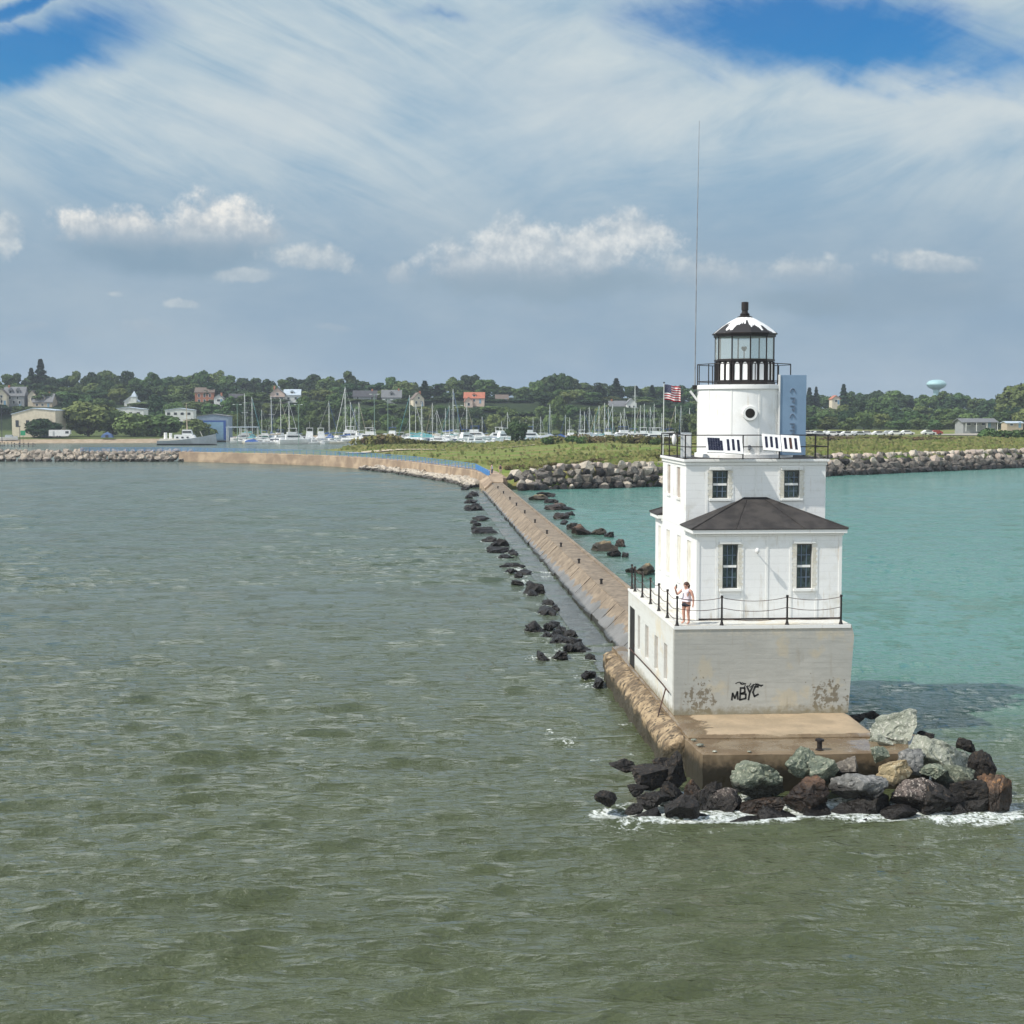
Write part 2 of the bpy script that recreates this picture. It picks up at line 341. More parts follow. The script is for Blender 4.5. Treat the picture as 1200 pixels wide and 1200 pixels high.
# buildings, boats, vehicles, people
for nm, c in dict(wall_white=(.70,.70,.66), wall_cream=(.66,.58,.44), wall_grey=(.30,.31,.31), wall_pink=(.60,.46,.38), wall_tan=(.46,.38,.28), wall_blue=(.23,.29,.36), wall_brick=(.42,.17,.10),
                  roof_grey=(.17,.175,.18), roof_dark=(.07,.07,.075), roof_brown=(.16,.125,.10), roof_pale=(.47,.54,.60), roof_red=(.42,.15,.09), door_blue=(.20,.34,.46)).items(): simple(nm, c, tuple(k*.85 for k in c), .8, .7)
simple('pane_dark', (.03,.036,.042), None, 2, .15, spec=.6)
for nm, c in dict(gel_white=(.78,.78,.76), gel_cream=(.70,.65,.54), gel_navy=(.03,.05,.12), gel_red=(.35,.05,.04), gel_grey=(.40,.43,.45), canvas_blue=(.03,.09,.30), canvas_green=(.03,.12,.08), canvas_tan=(.45,.37,.26),
                  canvas_teal=(.10,.32,.34), hull_black=(.02,.022,.025), rail_blue=(.05,.21,.48), tank_teal=(.36,.56,.57), sign_green=(.02,.30,.14), car_white=(.75,.75,.74), car_silver=(.42,.44,.45), car_dark=(.04,.045,.06), car_red=(.30,.04,.03),
                  tent_blue=(.06,.11,.24), wood_dock=(.24,.20,.16), lamp_green=(.22,.32,.26)).items(): simple(nm, c, tuple(k*.88 for k in c), 1.5, .45)
simple('mast_alloy', (.66,.68,.64), (.58,.60,.56), 1.0, .45, metal=.2)
simple('tyre', (.02,.02,.02), None, 3, .8)
simple('skin', (.60,.33,.245), (.53,.28,.205), 8, .55)
simple('hair_brown', (.075,.03,.02), (.04,.018,.012), 10, .6)
simple('shirt_lilac', (.66,.55,.60), (.80,.74,.76), 14, .8)
simple('shorts_dark', (.025,.028,.04), (.04,.04,.055), 10, .8)
simple('shirt_white', (.75,.75,.75), None, 5, .8); simple('shirt_black', (.02,.02,.022), None, 5, .8); simple('trousers_blue', (.05,.08,.16), None, 5, .8)
# flag: stripes and a blue canton from the cloth's own coordinates
m, g, out = new_mat('flag_cloth'); U = g.xyz(g.n('ShaderNodeTexCoord').outputs['UV'])
st = g.m('GREATER_THAN', g.m('FRACT', g.m('MULTIPLY', U[1], 6.5)), .5)
can = g.m('MULTIPLY', g.m('LESS_THAN', U[0], .42), g.m('GREATER_THAN', U[1], .46))
star = g.m('LESS_THAN', g.n('ShaderNodeTexVoronoi', {'Vector': g.vec(g.m('MULTIPLY', U[0], 14), g.m('MULTIPLY', U[1], 16), 0.0), 'Scale': 1.0, 'Randomness': 0.0}).outputs[0], .18)
col = g.mix(can, g.mix(st, (.42,.03,.05), (.78,.76,.74)), g.mix(star, (.015,.02,.07), (.7,.7,.7)))
col = g.mix(g.m('LESS_THAN', U[1], .077), col, (.42,.03,.05))
finish(g, out, col, .8, spec=.2)
# ------------------------------------------------------------------ the lighthouse
BZ, DZ = 1.45, 4.92
LHL = (14.0, 61.0, BZ)
LH = thing('lighthouse', 'white square-tiered lighthouse with round lantern tower standing at end of concrete pier', 'lighthouse', LHL)
def lb(mb, name, mat, parent=None, **k): return mb.build(name, mat, parent or LH, at=LHL, **k)
BX0, BX1, BY0, BY1 = 9.97, 16.9, 55.0, 67.1
SX0, SX1, SY0, SY1 = 11.15, 17.0, 56.65, 66.6
TX0, TX1, TY0, TY1 = 11.152, 16.998, 59.1, 64.7
CX, CY = 14.17, 61.9
# lower block with slots and doorway in its seaward side
lslots = [(63.48,64.17,2.52,4.08),(61.18,62.10,2.51,3.97),(58.77,59.62,2.48,3.90),(56.54,57.33,2.46,3.93)]
holes = [(BY1-66.63, 0.0, BY1-65.06, 4.18-BZ)] + [(BY1-b, z0-BZ, BY1-a, z1-BZ) for a,b,z0,z1 in lslots]
mb = MB(); mb.wall((BX0,BY1,BZ),(0,-1,0),(0,0,1),(-1,0,0),BY1-BY0,DZ-BZ,holes,.22)
prof = [(BX0,BZ),(16.85,BZ),(17.04,4.5),(16.93,DZ),(BX0,DZ)]
mb.add([(x,BY0,z) for x,z in prof]+[(x,BY1,z) for x,z in prof], [(0,1,2,3,4),(9,8,7,6,5),(1,6,7,2),(2,7,8,3),(3,8,9,4),(0,5,6,1)])
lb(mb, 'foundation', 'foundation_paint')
for a,b,z0,z1 in lslots: lb(MB().box(BX0+.12, BX0+.2, a, b, z0, z1), 'slot_panel', 'shutter_board')
d = lb(MB().box(BX0+.02, BX0+.05, 65.06, 66.63, BZ, 4.18), 'door', 'dark_void')
lb(MB().box(BX0-.02, BX0+.02, 65.15, 65.3, 2.45, 2.55), 'handle', 'rusty_iron', d)
lb(MB().box(BX0-.02, 16.9, BY0-.035, BY0-.002, 4.80, 4.93).box(BX0-.03, BX0-.002, BY0, BY1, 4.82, 4.93), 'deck_edge', 'white_trim')
# spray-painted letters on the outer face
def stroke_mesh(lines, w):
    mb = MB()
    for ln in lines:
        for (u0,v0),(u1,v1) in zip(ln, ln[1:]):
            dx, dz = u1-u0, v1-v0; L = math.hypot(dx,dz) or 1; nx, nz = -dz/L*w, dx/L*w; ex, ez = dx/L*w*.6, dz/L*w*.6
            q = [(u0-ex+nx,v0-ez+nz),(u0-ex-nx,v0-ez-nz),(u1+ex-nx,v1+ez-nz),(u1+ex+nx,v1+ez+nz)]
            mb.add([(a,BY0-.004,c) for a,c in q]+[(a,BY0-.0005,c) for a,c in q], [(0,1,2,3),(4,7,6,5),(0,4,5,1),(1,5,6,2),(2,6,7,3),(3,7,4,0)])
    return mb
def gl(x, z, s, lines): return [[(x+u*s, z+v*s+u*s*.12) for u,v in ln] for ln in lines]
G_ = gl(12.24,2.02,.34,[[(0,0),(.1,.75),(.35,.15),(.65,.85),(.7,0)]]) + gl(12.56,2.02,.46,[[(0,0),(.05,1),(.4,.95),(.42,.6),(.06,.5),(.5,.42),(.5,.05),(0,0)]]) \
   + gl(12.83,2.08,.46,[[(.0,1),(.25,.45),(.55,1.05)],[(.25,.45),(.15,-.15)]]) + gl(13.07,2.14,.42,[[(.5,.85),(.2,.9),(.0,.4),(.15,.0),(.5,.15)]])
lb(stroke_mesh(G_, .036), 'graffiti_letters', 'black_spray')
rg = random.Random(3); sc = []
for k in range(7):
    x0, z0 = 12.35+rg.random()*.9, 2.52+rg.random()*.18
    sc.append([(x0+i*.07, z0+rg.uniform(-.06,.07)) for i in range(rg.randint(2,5))])
sc.append([(12.95,2.5),(13.1,2.62),(13.45,2.58)])
lb(stroke_mesh(sc, .018), 'graffiti_scrawl', 'black_spray')

# windows -------------------------------------------------------------
def sash_window(x0, x1, z0, z1, Y, mat='sash_green', surround=True):
    w = MB(); yi = Y+.07; t = .045
    for a,b,c,e in ((x0,x0+t,z0,z1),(x1-t,x1,z0,z1),(x0+t,x1-t,z0,z0+t),(x0+t,x1-t,z1-t,z1)): w.box(a,b,yi,yi+.06,c,e)
    win = lb(w, 'window', 'sash_green')
    zm = (z0+z1)/2; lb(MB().box(x0+t, x1-t, yi-.012, yi+.05, zm-.05, zm+.04), 'meeting_rail', 'white_trim', win)
    mu = MB()
    for lo,hi in ((z0+t,zm-.05),(zm+.04,z1-t)):
        for k in (1,2): xx = x0+(x1-x0)*k/3; mu.box(xx-.013,xx+.013,yi+.012,yi+.045,lo,hi)
        hh = (lo+hi)/2; mu.box(x0+t,x1-t,yi+.014,yi+.043,hh-.013,hh+.013)
    lb(mu, 'glazing_bar', 'panel_mark', win)
    lb(MB().box(x0+t,x1-t,yi+.05,yi+.056,z0+t,z1-t), 'pane', 'window_glass', win)
    lb(MB().box(x0-.14,x1+.14,Y-.10,Y+.05,z0-.11,z0-.003), 'sill', 'white_trim', win, bevel=.01)
    lb(MB().box(x0-.13,x1+.13,Y-.075,Y-.002,z1+.02,z1+.13), 'lintel', 'white_trim', win, bevel=.01)
    if surround:
        n = int((z1-z0+.02)/.11)
        for sd in (-1,1):
            q = MB()
            for k in range(n):
                za = z0+k*(z1-z0)/n; zb = za+(z1-z0)/n-.004; dd = .20 if k%2 else .15
                if sd < 0: q.box(x0-dd,x0-.005,Y-.028,Y-.001,za+.008,zb)
                else: q.box(x1+.005,x1+dd,Y-.028,Y-.001,za+.008,zb)
            lb(q, 'quoin_brick', 'cream_paint', win)
sw = [(12.18,12.80,6.17,7.93),(15.17,15.79,6.15,7.93)]
tw = [(12.25,12.90,9.62,10.76),(15.25,15.90,9.62,10.76)]
# main storey
mb = MB(); H = 8.36-DZ
mb.wall((SX0,SY0,DZ),(1,0,0),(0,0,1),(0,-1,0),SX1-SX0,H,[(a-SX0,c-DZ,b-SX0,e-DZ) for a,b,c,e in sw],.16)
ls = [(65.13,65.82,6.08,7.98),(62.80,63.67,6.05,7.98),(60.22,61.05,6.05,7.96),(57.95,58.79,6.02,7.94)]
mb.wall((SX0,SY1,DZ),(0,-1,0),(0,0,1),(-1,0,0),SY1-SY0,H,[(SY1-b,c-DZ,SY1-a,e-DZ) for a,b,c,e in ls],.10)
mb.add([(SX1,SY0,DZ),(SX1,SY1,DZ),(SX1,SY1,DZ+H),(SX1,SY0,DZ+H),(SX0,SY1,DZ),(SX0,SY1,DZ+H)],[(0,1,2,3),(1,4,5,2),(3,2,5)])
lb(mb, 'storey_wall', 'white_paint')
for a,b,c,e in sw: sash_window(a,b,c,e,SY0)
for a,b,c,e in ls:
    s_ = lb(MB().box(SX0+.05,SX0+.09,a,b,c,e), 'shutter', 'cream_paint')
    lb(MB().box(SX0-.05,SX0+.04,a-.06,b+.06,c-.09,c-.003), 'sill', 'white_trim', s_)
bt = MB()
for x in (12.0-.04,13.0-.02,13.97,14.95-.02,15.98): bt.box(x-.045,x+.045,SY0-.022,SY0-.001,DZ+.01,8.27)
bt.box(SX0-.02,SX0+.10,SY0-.024,SY0-.001,DZ+.01,8.27).box(SX1-.12,SX1-.002,SY0-.024,SY0-.001,DZ+.01,8.27)
lb(bt, 'wall_batten', 'white_trim')
fx0, fx1 = 10.93, 17.16
def ring(x0,x1,y0,y1,ix0,ix1,iy0,iy1,z0,z1): return MB().box(x0,x1,y0,iy0,z0,z1).box(x0,x1,iy1,y1,z0,z1).box(x0,ix0,iy0,iy1,z0,z1).box(ix1,x1,iy0,iy1,z0,z1)
def hip_end(ye, yt, sg):          # a low hip over the part of the storey that stands out beyond the tower; ye eave line, yt tower face
    ya, yb = sorted((ye, yt)); ys = SY0 if sg < 0 else SY1
    a_, b_ = (ya, ys+.05) if sg < 0 else (ys-.05, yb)
    e = MB().box(fx0,fx1,a_,b_,8.362,8.52)
    c_, d_ = (ys+.05, yt-.002) if sg < 0 else (yt+.002, ys-.05)
    e.box(fx0,SX0+.05,c_,d_,8.362,8.52).box(SX1-.05,fx1,c_,d_,8.362,8.52)
    lb(e, 'eaves', 'white_trim', bevel=.01)
    p_, q_ = (SY0-.06, SY0+.03) if sg < 0 else (SY1-.03, SY1+.06)
    f = MB().box(SX0-.06,SX1+.06,p_,q_,8.27,8.36)
    r_, t_ = (SY0+.03, yt-.002) if sg < 0 else (yt+.002, SY1-.03)
    f.box(SX0-.06,SX0+.03,r_,t_,8.27,8.36).box(SX1-.03,SX1+.06,r_,t_,8.27,8.36); lb(f, 'frieze', 'white_trim')
    x0, x1, yo = fx0-.03, fx1+.03, ye+.03*sg; run = abs(yt-yo); z1 = 8.56+run*.396; yw = yt-.003*(-sg)
    V = [(x0,yo,8.56),(x1,yo,8.56),(x1-run,yw,z1),(x0+run,yw,z1),(x0,yw,8.56),(x1,yw,8.56)]; B = [(x0,yo,8.522),(x1,yo,8.522),(x0,yw,8.522),(x1,yw,8.522)]
    F = [(0,1,2,3),(0,3,4),(1,5,2),(0,6,7,1),(0,4,8,6),(1,7,9,5),(4,3,2,5,9,8),(6,8,9,7)]
    if sg > 0: F = [tuple(reversed(f_)) for f_ in F]
    rf_ = lb(MB().add(V+B, F), 'roof', 'roof_felt'); U_ = [Vector(p)+Vector((0,0,.012)) for p in V]
    for i,j in ((0,3),(1,2)): lb(MB().tube([U_[i],U_[j]], .032, 5), 'hip_seam', 'roof_felt', rf_)
    lb(MB().tube([U_[3],U_[2]], .04, 5), 'flashing', 'black_iron', rf_)
    for fx in (.28,.72):
        lb(MB().tube([U_[0].lerp(U_[1],fx), U_[3].lerp(U_[2],.15+(fx-.28)*1.6)], .014, 4), 'felt_seam', 'roof_felt', rf_)
hip_end(56.47, 59.1, -1); hip_end(66.8, 64.7, 1)
# wall lamp
lp = MB().tube([(13.52,SY0,7.62),(13.51,SY0-.18,7.66),(13.50,SY0-.30,7.72)], .022, 6)
wl = lb(lp, 'wall_lamp', 'white_steel')
lb(MB().ell((13.49,SY0-.36,7.70),(.085,.10,.12)), 'lamp_head', 'white_plastic', wl, smooth='all')
lb(MB().box(SX0+.05,SX1-.05,SY0-.24,SY0-.18,DZ+.02,DZ+.085), 'kick_rail', 'black_iron')
# tower
TZ0, TZ1 = 8.362, 11.12
mb = MB(); mb.wall((TX0,TY0,TZ0),(1,0,0),(0,0,1),(0,-1,0),TX1-TX0,TZ1-TZ0,[(a-TX0,c-TZ0,b-TX0,e-TZ0) for a,b,c,e in tw],.16)
lt = [(62.80,63.55,9.58,10.86),(60.45,61.26,9.55,10.84)]
mb.wall((TX0,TY1,TZ0),(0,-1,0),(0,0,1),(-1,0,0),TY1-TY0,TZ1-TZ0,[(TY1-b,c-TZ0,TY1-a,e-TZ0) for a,b,c,e in lt],.10)
mb.add([(TX1,TY0,TZ0),(TX1,TY1,TZ0),(TX1,TY1,TZ1),(TX1,TY0,TZ1),(TX0,TY1,TZ0),(TX0,TY1,TZ1)],[(0,1,2,3),(1,4,5,2)])
lb(mb, 'tower_wall', 'white_paint')
for a,b,c,e in tw: sash_window(a,b,c,e,TY0)
for a,b,c,e in lt:
    s_ = lb(MB().box(TX0+.05,TX0+.09,a,b,c,e), 'shutter', 'shutter_board')
    lb(MB().box(TX0-.05,TX0+.04,a-.06,b+.06,c-.09,c-.003), 'sill', 'white_trim', s_)
bt = MB()
for x in (12.03,13.10,14.07,15.05,16.12): bt.box(x-.04,x+.04,TY0-.02,TY0-.001,9.0,10.98)
lb(bt, 'wall_batten', 'white_trim')
lb(ring(TX0-.05,TX1+.05,TY0-.05,TY1+.05,TX0+.04,TX1-.04,TY0+.04,TY1-.04,10.98,11.118), 'cornice', 'white_trim', bevel=.012)
gx0, gx1, gy0, gy1 = 11.04, 17.12, 58.98, 64.82
gd = lb(MB().box(gx0,gx1,gy0,gy1,11.121,11.235), 'gallery_deck', 'white_trim', bevel=.012)
lb(MB().box(gx0+.03,gx1-.03,gy0+.03,gy1-.03,11.2352,11.243), 'deck_felt', 'roof_felt', gd)
# gallery railing
gr = MB()
fr_ = [(11.1,59.04),(17.06,59.04),(17.06,64.76),(11.1,64.76),(11.1,59.04)]
for z in (12.22,11.74): gr.tube([(x,y,z) for x,y in fr_[:2]],.022,6).tube([(x,y,z) for x,y in fr_[1:3]],.022,6).tube([(x,y,z) for x,y in fr_[2:4]],.022,6).tube([(x,y,z) for x,y in fr_[3:5]],.022,6)
grail = lb(gr, 'gallery_railing', 'black_iron')
for x,y in [(11.1,59.04),(13.5,59.04),(15.02,59.04),(16.52,59.04),(17.06,59.04),(11.1,60.9),(11.1,62.8),(11.1,64.76),(13.1,64.76),(15.1,64.76),(17.06,64.76),(17.06,60.9),(17.06,62.8)]:
    lb(MB().cyl((x,y,11.243),(x,y,12.24),.028,n=6).box(x-.06,x+.06,y-.06,y+.06,11.243,11.27), 'railing_post', 'black_iron', grail)
# drum
dr = lb(MB().lathe([(2.10,0),(2.10,.16),(2.0,.17),(2.0,2.88),(2.07,2.90),(2.07,3.07),(2.0,3.08)],CX,CY,64,0,11.243), 'drum', 'white_steel', smooth=True)
for a in (-118,-84,-62,-150,178,-20):
    c, s = math.cos(R(a)), math.sin(R(a)); lb(MB().obox((CX+c*2.003,CY+s*2.003,12.77),(.012,.035,1.33),Matrix.Rotation(R(a),3,'Z')), 'seam_strip', 'white_trim', dr)
ax = Vector((-.10,-1,0)).normalized(); pc = Vector((CX,CY,13.12)) + ax*2.0
ph = MB().cyl(pc-ax*.05, pc+ax*.10, .32, .30, 28); po = lb(ph, 'porthole', 'white_trim', smooth=True)
lb(MB().cyl(pc+ax*.101, pc+ax*.106, .20, .20, 24), 'pane', 'dark_void', po)
lb(MB().cyl((13.95,CY-2.03,11.62),(13.95,CY-2.03,11.80),.07,.05,8), 'vent_cap', 'grey_steel', dr)
# upper railing round the lantern
ur = MB(); N8 = 12
pts = [(CX+2.03*math.cos(R(-90+30*i)), CY+2.03*math.sin(R(-90+30*i))) for i in range(N8+1)]
for z in (15.20,14.47): ur.tube([(x,y,z) for x,y in pts], .018, 6)
urail = lb(ur, 'lantern_railing', 'black_iron')
for x,y in pts[:-1]: lb(MB().cyl((x,y,14.31),(x,y,15.21),.022,n=6), 'railing_post', 'black_iron', urail)
# lantern (ten-sided)
ph10 = R(-91.5)
lan = lb(MB().lathe([(1.32,0),(1.32,.12),(1.24,.13),(1.24,1.0),(1.30,1.01),(1.30,1.09),(1.22,1.10)],CX,CY,10,ph10,14.325), 'lantern_base', 'black_iron')
niche = MB(); ribs = MB()
for k in range(10):
    a = ph10 + math.pi/5*(k+.5); c, s = math.cos(a), math.sin(a); ap = 1.24*math.cos(math.pi/10)
    U = Vector((-s,c,0)); Nn = Vector((c,s,0)); O = Vector((CX,CY,0)) + Nn*ap
    for sg in (-1,1):
        uc = sg*.165; w = .105; top = 15.13
        pr = [(uc-w,14.53),(uc+w,14.53),(uc+w,top)] + [(uc+w*math.cos(t), top+.16*math.sin(t)) for t in (R(40),R(75),R(105),R(140))] + [(uc-w,top)]
        vs = [O+U*u+Vector((0,0,z))+Nn*.001 for u,z in pr]+[O+U*u+Vector((0,0,z))+Nn*.012 for u,z in pr]; n = len(pr)
        niche.add(vs, [tuple(range(n,2*n))]+[(i,(i+1)%n,n+(i+1)%n,n+i) for i in range(n)])
    for u,w in ((0,.030),(-.34,.035),(.34,.035)):
        ribs.obox(O+U*u+Nn*.03+Vector((0,0,14.86)), (.028,w,.45), Matrix.Rotation(a,3,'Z'))
lb(niche, 'niche_panel', 'white_steel', lan); lb(ribs, 'column_rib', 'black_iron', lan)
gz0, gz1 = 15.425, 16.36
gls = MB(); mull = MB(); rg_ = 1.25
for k in range(10):
    a0, a1 = ph10+math.pi/5*k, ph10+math.pi/5*(k+1)
    p0, p1 = Vector((CX+rg_*math.cos(a0),CY+rg_*math.sin(a0),0)), Vector((CX+rg_*math.cos(a1),CY+rg_*math.sin(a1),0))
    gls.add([p0+Vector((0,0,gz0)),p1+Vector((0,0,gz0)),p1+Vector((0,0,gz1)),p0+Vector((0,0,gz1))],[(0,1,2,3)])
    mull.cyl(p0+Vector((0,0,gz0-.01)), p0+Vector((0,0,gz1+.01)), .03, n=6)
gz = lb(gls, 'lantern_glazing', 'lantern_glass'); lb(mull, 'mullion', 'black_iron', gz)
lb(MB().lathe([(1.20,0),(1.20,.004)],CX,CY,10,ph10,15.43), 'lantern_floor', 'cream_paint', lan)
cap = lb(MB().lathe([(1.22,0),(1.33,.005),(1.33,.10),(1.40,.11),(1.40,.16)],CX,CY,10,ph10,16.365), 'lantern_cornice', 'black_iron')
lb(MB().lathe([(1.39,0),(1.02,.29),(.62,.54),(.30,.70),(.0001,.72)],CX,CY,10,ph10,16.527), 'lantern_roof', 'lantern_cap')
lb(MB().lathe([(.34,0),(.33,.08),(.20,.14),(.21,.20),(.14,.27),(.13,.36),(.155,.37),(.155,.70),(.12,.72),(.0001,.73)],CX,CY,14,0,17.16), 'ventilator', 'black_iron', smooth=True)
bc = lb(MB().cyl((CX,CY,15.434),(CX,CY,15.80),.025,n=8).lathe([(.05,0),(.13,.10),(.11,.19),(.0001,.20)],CX,CY,12,0,15.78), 'beacon', 'beacon_dark')

# things fixed on the galleries
def loose(mb, name, mat, label, cat, loc, **k): return tag(mb.build(name, mat, None, at=loc, **k), label, cat)
dl = (15.85,60.2,11.25)
dp = thing('marker_board', 'tall blue-grey marker board standing beside the white lantern drum', 'marker board', dl)
MB().box(15.30,16.42,60.14,60.22,11.36,14.72).build('board', 'panel_blue_grey', dp, at=dl, bevel=.008)
MB().box(15.22,15.298,60.10,60.26,11.30,14.73).build('edge_post', 'white_trim', dp, at=dl)
mk = MB()
def hook(zc, kind):
    x = 15.83
    if kind == 0:
        for t in range(5):
            a0, a1 = R(180-36*t), R(180-36*(t+1)); mk.tube([(x+.10*math.cos(a0),60.125,zc+.16*math.sin(a0)),(x+.10*math.cos(a1),60.125,zc+.16*math.sin(a1))], .022, 5)
    else:
        mk.box(x-.10,x+.10,60.105,60.138,zc+.05,zc+.085).box(x+.055,x+.10,60.105,60.138,zc-.16,zc+.05).box(x-.02,x+.05,60.115,60.138,zc-.12,zc-.05)
for z,k in ((14.0,0),(13.70,1),(13.36,1),(12.93,0),(12.62,1),(12.34,1)): hook(z,k)
mk.build('bracket_mark', 'panel_mark', dp, at=dl)
MB().box(14.75,15.29,60.16,60.24,13.90,14.0).box(14.85,15.29,60.16,60.24,12.66,12.76).build('bracket_bar', 'white_trim', dp, at=dl)
# equipment panels hung on the front railing
def eq_panel(xc, zc, w, h, roll, kind, label):
    loc = (xc, 58.70, zc); t = thing('solar_panel' if kind == 0 else 'slotted_board', label, 'solar panel' if kind == 0 else 'slotted board', loc, 0, 'white panels hung on the gallery railing')
    t.rotation_euler = (R(-36), R(roll), 0)
    fb = MB().box(-w/2,w/2,-.05,.0,-h/2,h/2).build('frame', 'white_plastic', t, bevel=.006)
    if kind == 0:
        mb = MB()
        for i in range(6):
            for j in range(5):
                if i >= 5 and j == 4: continue
                mb.box(-w*.40+i*w*.135, -w*.40+i*w*.135+w*.128, -.058, -.0505, -h*.38+j*h*.155, -h*.38+j*h*.155+h*.147)
        mb.build('cell', 'solar_cell', t)
    else:
        for i in range(3):
            xx = (-.30+i*.28)*w; o = (0,.06,-.02)[i]*h*(1 if kind == 1 else .4)
            MB().box(xx-w*.065,xx+w*.075,-.058,-.0505,-h*.34+o*.6,h*.34+o*.3).build('slot', 'rusty_iron' if (kind == 2 and i == 1) else 'solar_cell', t)
    MB().tube([(-w*.3,.0,h*.45),(-w*.3,.13,h*.36),(-w*.3,.50,-h*.05),(-w*.3,.0,-h*.4)],.015,5).build('hanger', 'grey_steel', t)
eq_panel(12.26,11.83,.76,0.81,2,0,'gridded solar panel in white frame on gallery railing')
eq_panel(13.02,11.79,.76,0.83,3,1,'white three-slot panel beside the gridded solar panel')
eq_panel(14.60,11.90,.76,0.81,4,1,'white three-slot panel between the marker board and the porthole')
eq_panel(15.40,11.85,.78,0.83,3,2,'white three-slot panel with rusty middle slot below the marker board')
# antenna, flag and small gear
al = (12.03,61.9,14.1)
an = thing('radio_antenna', 'very tall thin whip antenna fixed to edge of lantern drum', 'antenna', al)
MB().cyl((12.03,61.9,14.1),(12.03,61.9,14.75),.045,.03,8).cyl((12.03,61.9,14.75),(12.06,61.9,20.2),.028,.022,8).build('lower_mast', 'grey_steel', an, at=al)
MB().cyl((12.06,61.9,20.2),(12.12,61.9,25.5),.022,.010,8).build('whip', 'grey_steel', an, at=al)
MB().box(11.93,12.16,61.8,62.0,14.15,14.32).build('clamp', 'black_iron', an, at=al)
MB().obox((12.0,61.85,13.83),(.045,.04,.30),Matrix.Rotation(R(-38),3,'Y')).build('strut', 'white_trim', an, at=al)
fl = (11.14,64.62,11.25)
fp = thing('flagpole', 'slim pale flagpole at back corner of the gallery railing', 'flagpole', fl)
MB().cyl(fl,(11.16,64.62,14.45),.028,.020,8).build('pole', 'mast_alloy', fp, at=fl)
MB().ell((11.16,64.62,14.48),(.04,.04,.04)).build('finial', 'black_iron', fp, at=fl, smooth='all')
nu, nv = 26, 16; fv = []; uvs = []
for j in range(nv+1):
    for i in range(nu+1):
        u, v = i/nu, j/nv; sag = -.16*u*u
        fv.append((11.18+u*.72, 64.62+.10*math.sin(u*9+v*2)*u+.05*math.sin(u*17-v*3)*u, 13.72+.68*v+sag+.05*math.sin(u*7+1)*u)); uvs.append((u,v))
me = bpy.data.meshes.new('flag'); ff = [(j*(nu+1)+i, j*(nu+1)+i+1, (j+1)*(nu+1)+i+1, (j+1)*(nu+1)+i) for j in range(nv) for i in range(nu)]
me.from_pydata([tuple(Vector(p)-Vector((11.16,64.62,13.7))) for p in fv], [], ff); uvl = me.uv_layers.new(name='uv')
for lp_ in me.loops: uvl.data[lp_.index].uv = uvs[lp_.vertex_index]
fo = link('flag', me, 'flag_cloth', None, 'all', (11.16,64.62,13.7)); sd = fo.modifiers.new('cloth','SOLIDIFY'); sd.thickness = .008
tag(fo, 'small red and white striped flag blowing on the gallery flagpole', 'flag')
bl = (11.06,61.9,12.0)
MBb = MB().ell((11.02,61.2,12.0),(.10,.10,.24),14,10)
loose(MBb, 'rail_float', 'white_plastic', 'white oval float hung on side railing of the gallery', 'float', (11.02,61.2,11.76), smooth='all')
cl = (11.42,60.6,11.243)
cb = thing('equipment_cabinet', 'narrow grey-white cabinet on gallery deck beside the railing', 'cabinet', cl)
MB().box(11.22,11.62,60.4,60.8,11.243,12.3).build('case', 'gel_grey', cb, at=cl, bevel=.015)
MB().box(11.26,11.58,60.385,60.399,11.3,12.25).build('door', 'white_plastic', cb, at=cl)

# chain fence on the deck, with two rows of posts
cf = thing('chain_fence', 'black iron post and chain fence along the edge of lighthouse deck', 'fence', (10.1,55.15,DZ))
cfl = (10.1,55.15,DZ)
lposts = [(10.10,66.85),(10.10,65.9),(10.10,63.75),(10.10,61.5),(10.10,59.35),(10.10,57.3),(10.10,55.15)]
fposts = [(11.85,55.15),(14.42,55.15),(16.55,55.15)]
for x,y in lposts+fposts:
    MB().cyl((x,y,DZ),(x,y,DZ+.06),.09,.07,10).cyl((x,y,DZ+.06),(x,y,DZ+.16),.065,.045,10).cyl((x,y,DZ+.16),(x,y,DZ+1.08),.042,.036,8).cyl((x,y,DZ+1.08),(x,y,DZ+1.16),.058,.05,8).build('fence_post', 'black_iron', cf, at=cfl)
allp = lposts + fposts
for (x0,y0),(x1,y1) in zip(allp, allp[1:]):
    L = math.hypot(x1-x0,y1-y0)
    for z,sag in ((1.08,.13),(.68,.13),(.28,.10)):
        MB().tube([(x0+(x1-x0)*t, y0+(y1-y0)*t, DZ+z-sag*min(L/2.3,1.2)*4*t*(1-t)) for t in [i/10 for i in range(11)]], .013, 5).build('fence_chain', 'rusty_iron', cf, at=cfl)
# rusty handrail along the seaward wall
hl = (9.86,56.0,BZ)
hr = thing('handrail', 'thin rusty pipe handrail along the seaward wall of lower block', 'handrail', hl)
MB().tube([(9.86,66.0,2.28),(9.86,63.0,2.30),(9.86,60,2.32),(9.86,57.0,2.30),(9.86,55.5,2.25)],.028,6).build('rail', 'rusty_iron', hr, at=hl)
for y in (64.6,62.2,59.8,57.4): MB().tube([(9.97,y,2.18),(9.86,y,2.29)],.022,5).build('wall_bracket', 'rusty_iron', hr, at=hl)
MB().tube([(9.86,56.2,2.28),(9.5,55.9,1.2)],.026,6).build('stay', 'rusty_iron', hr, at=hl)
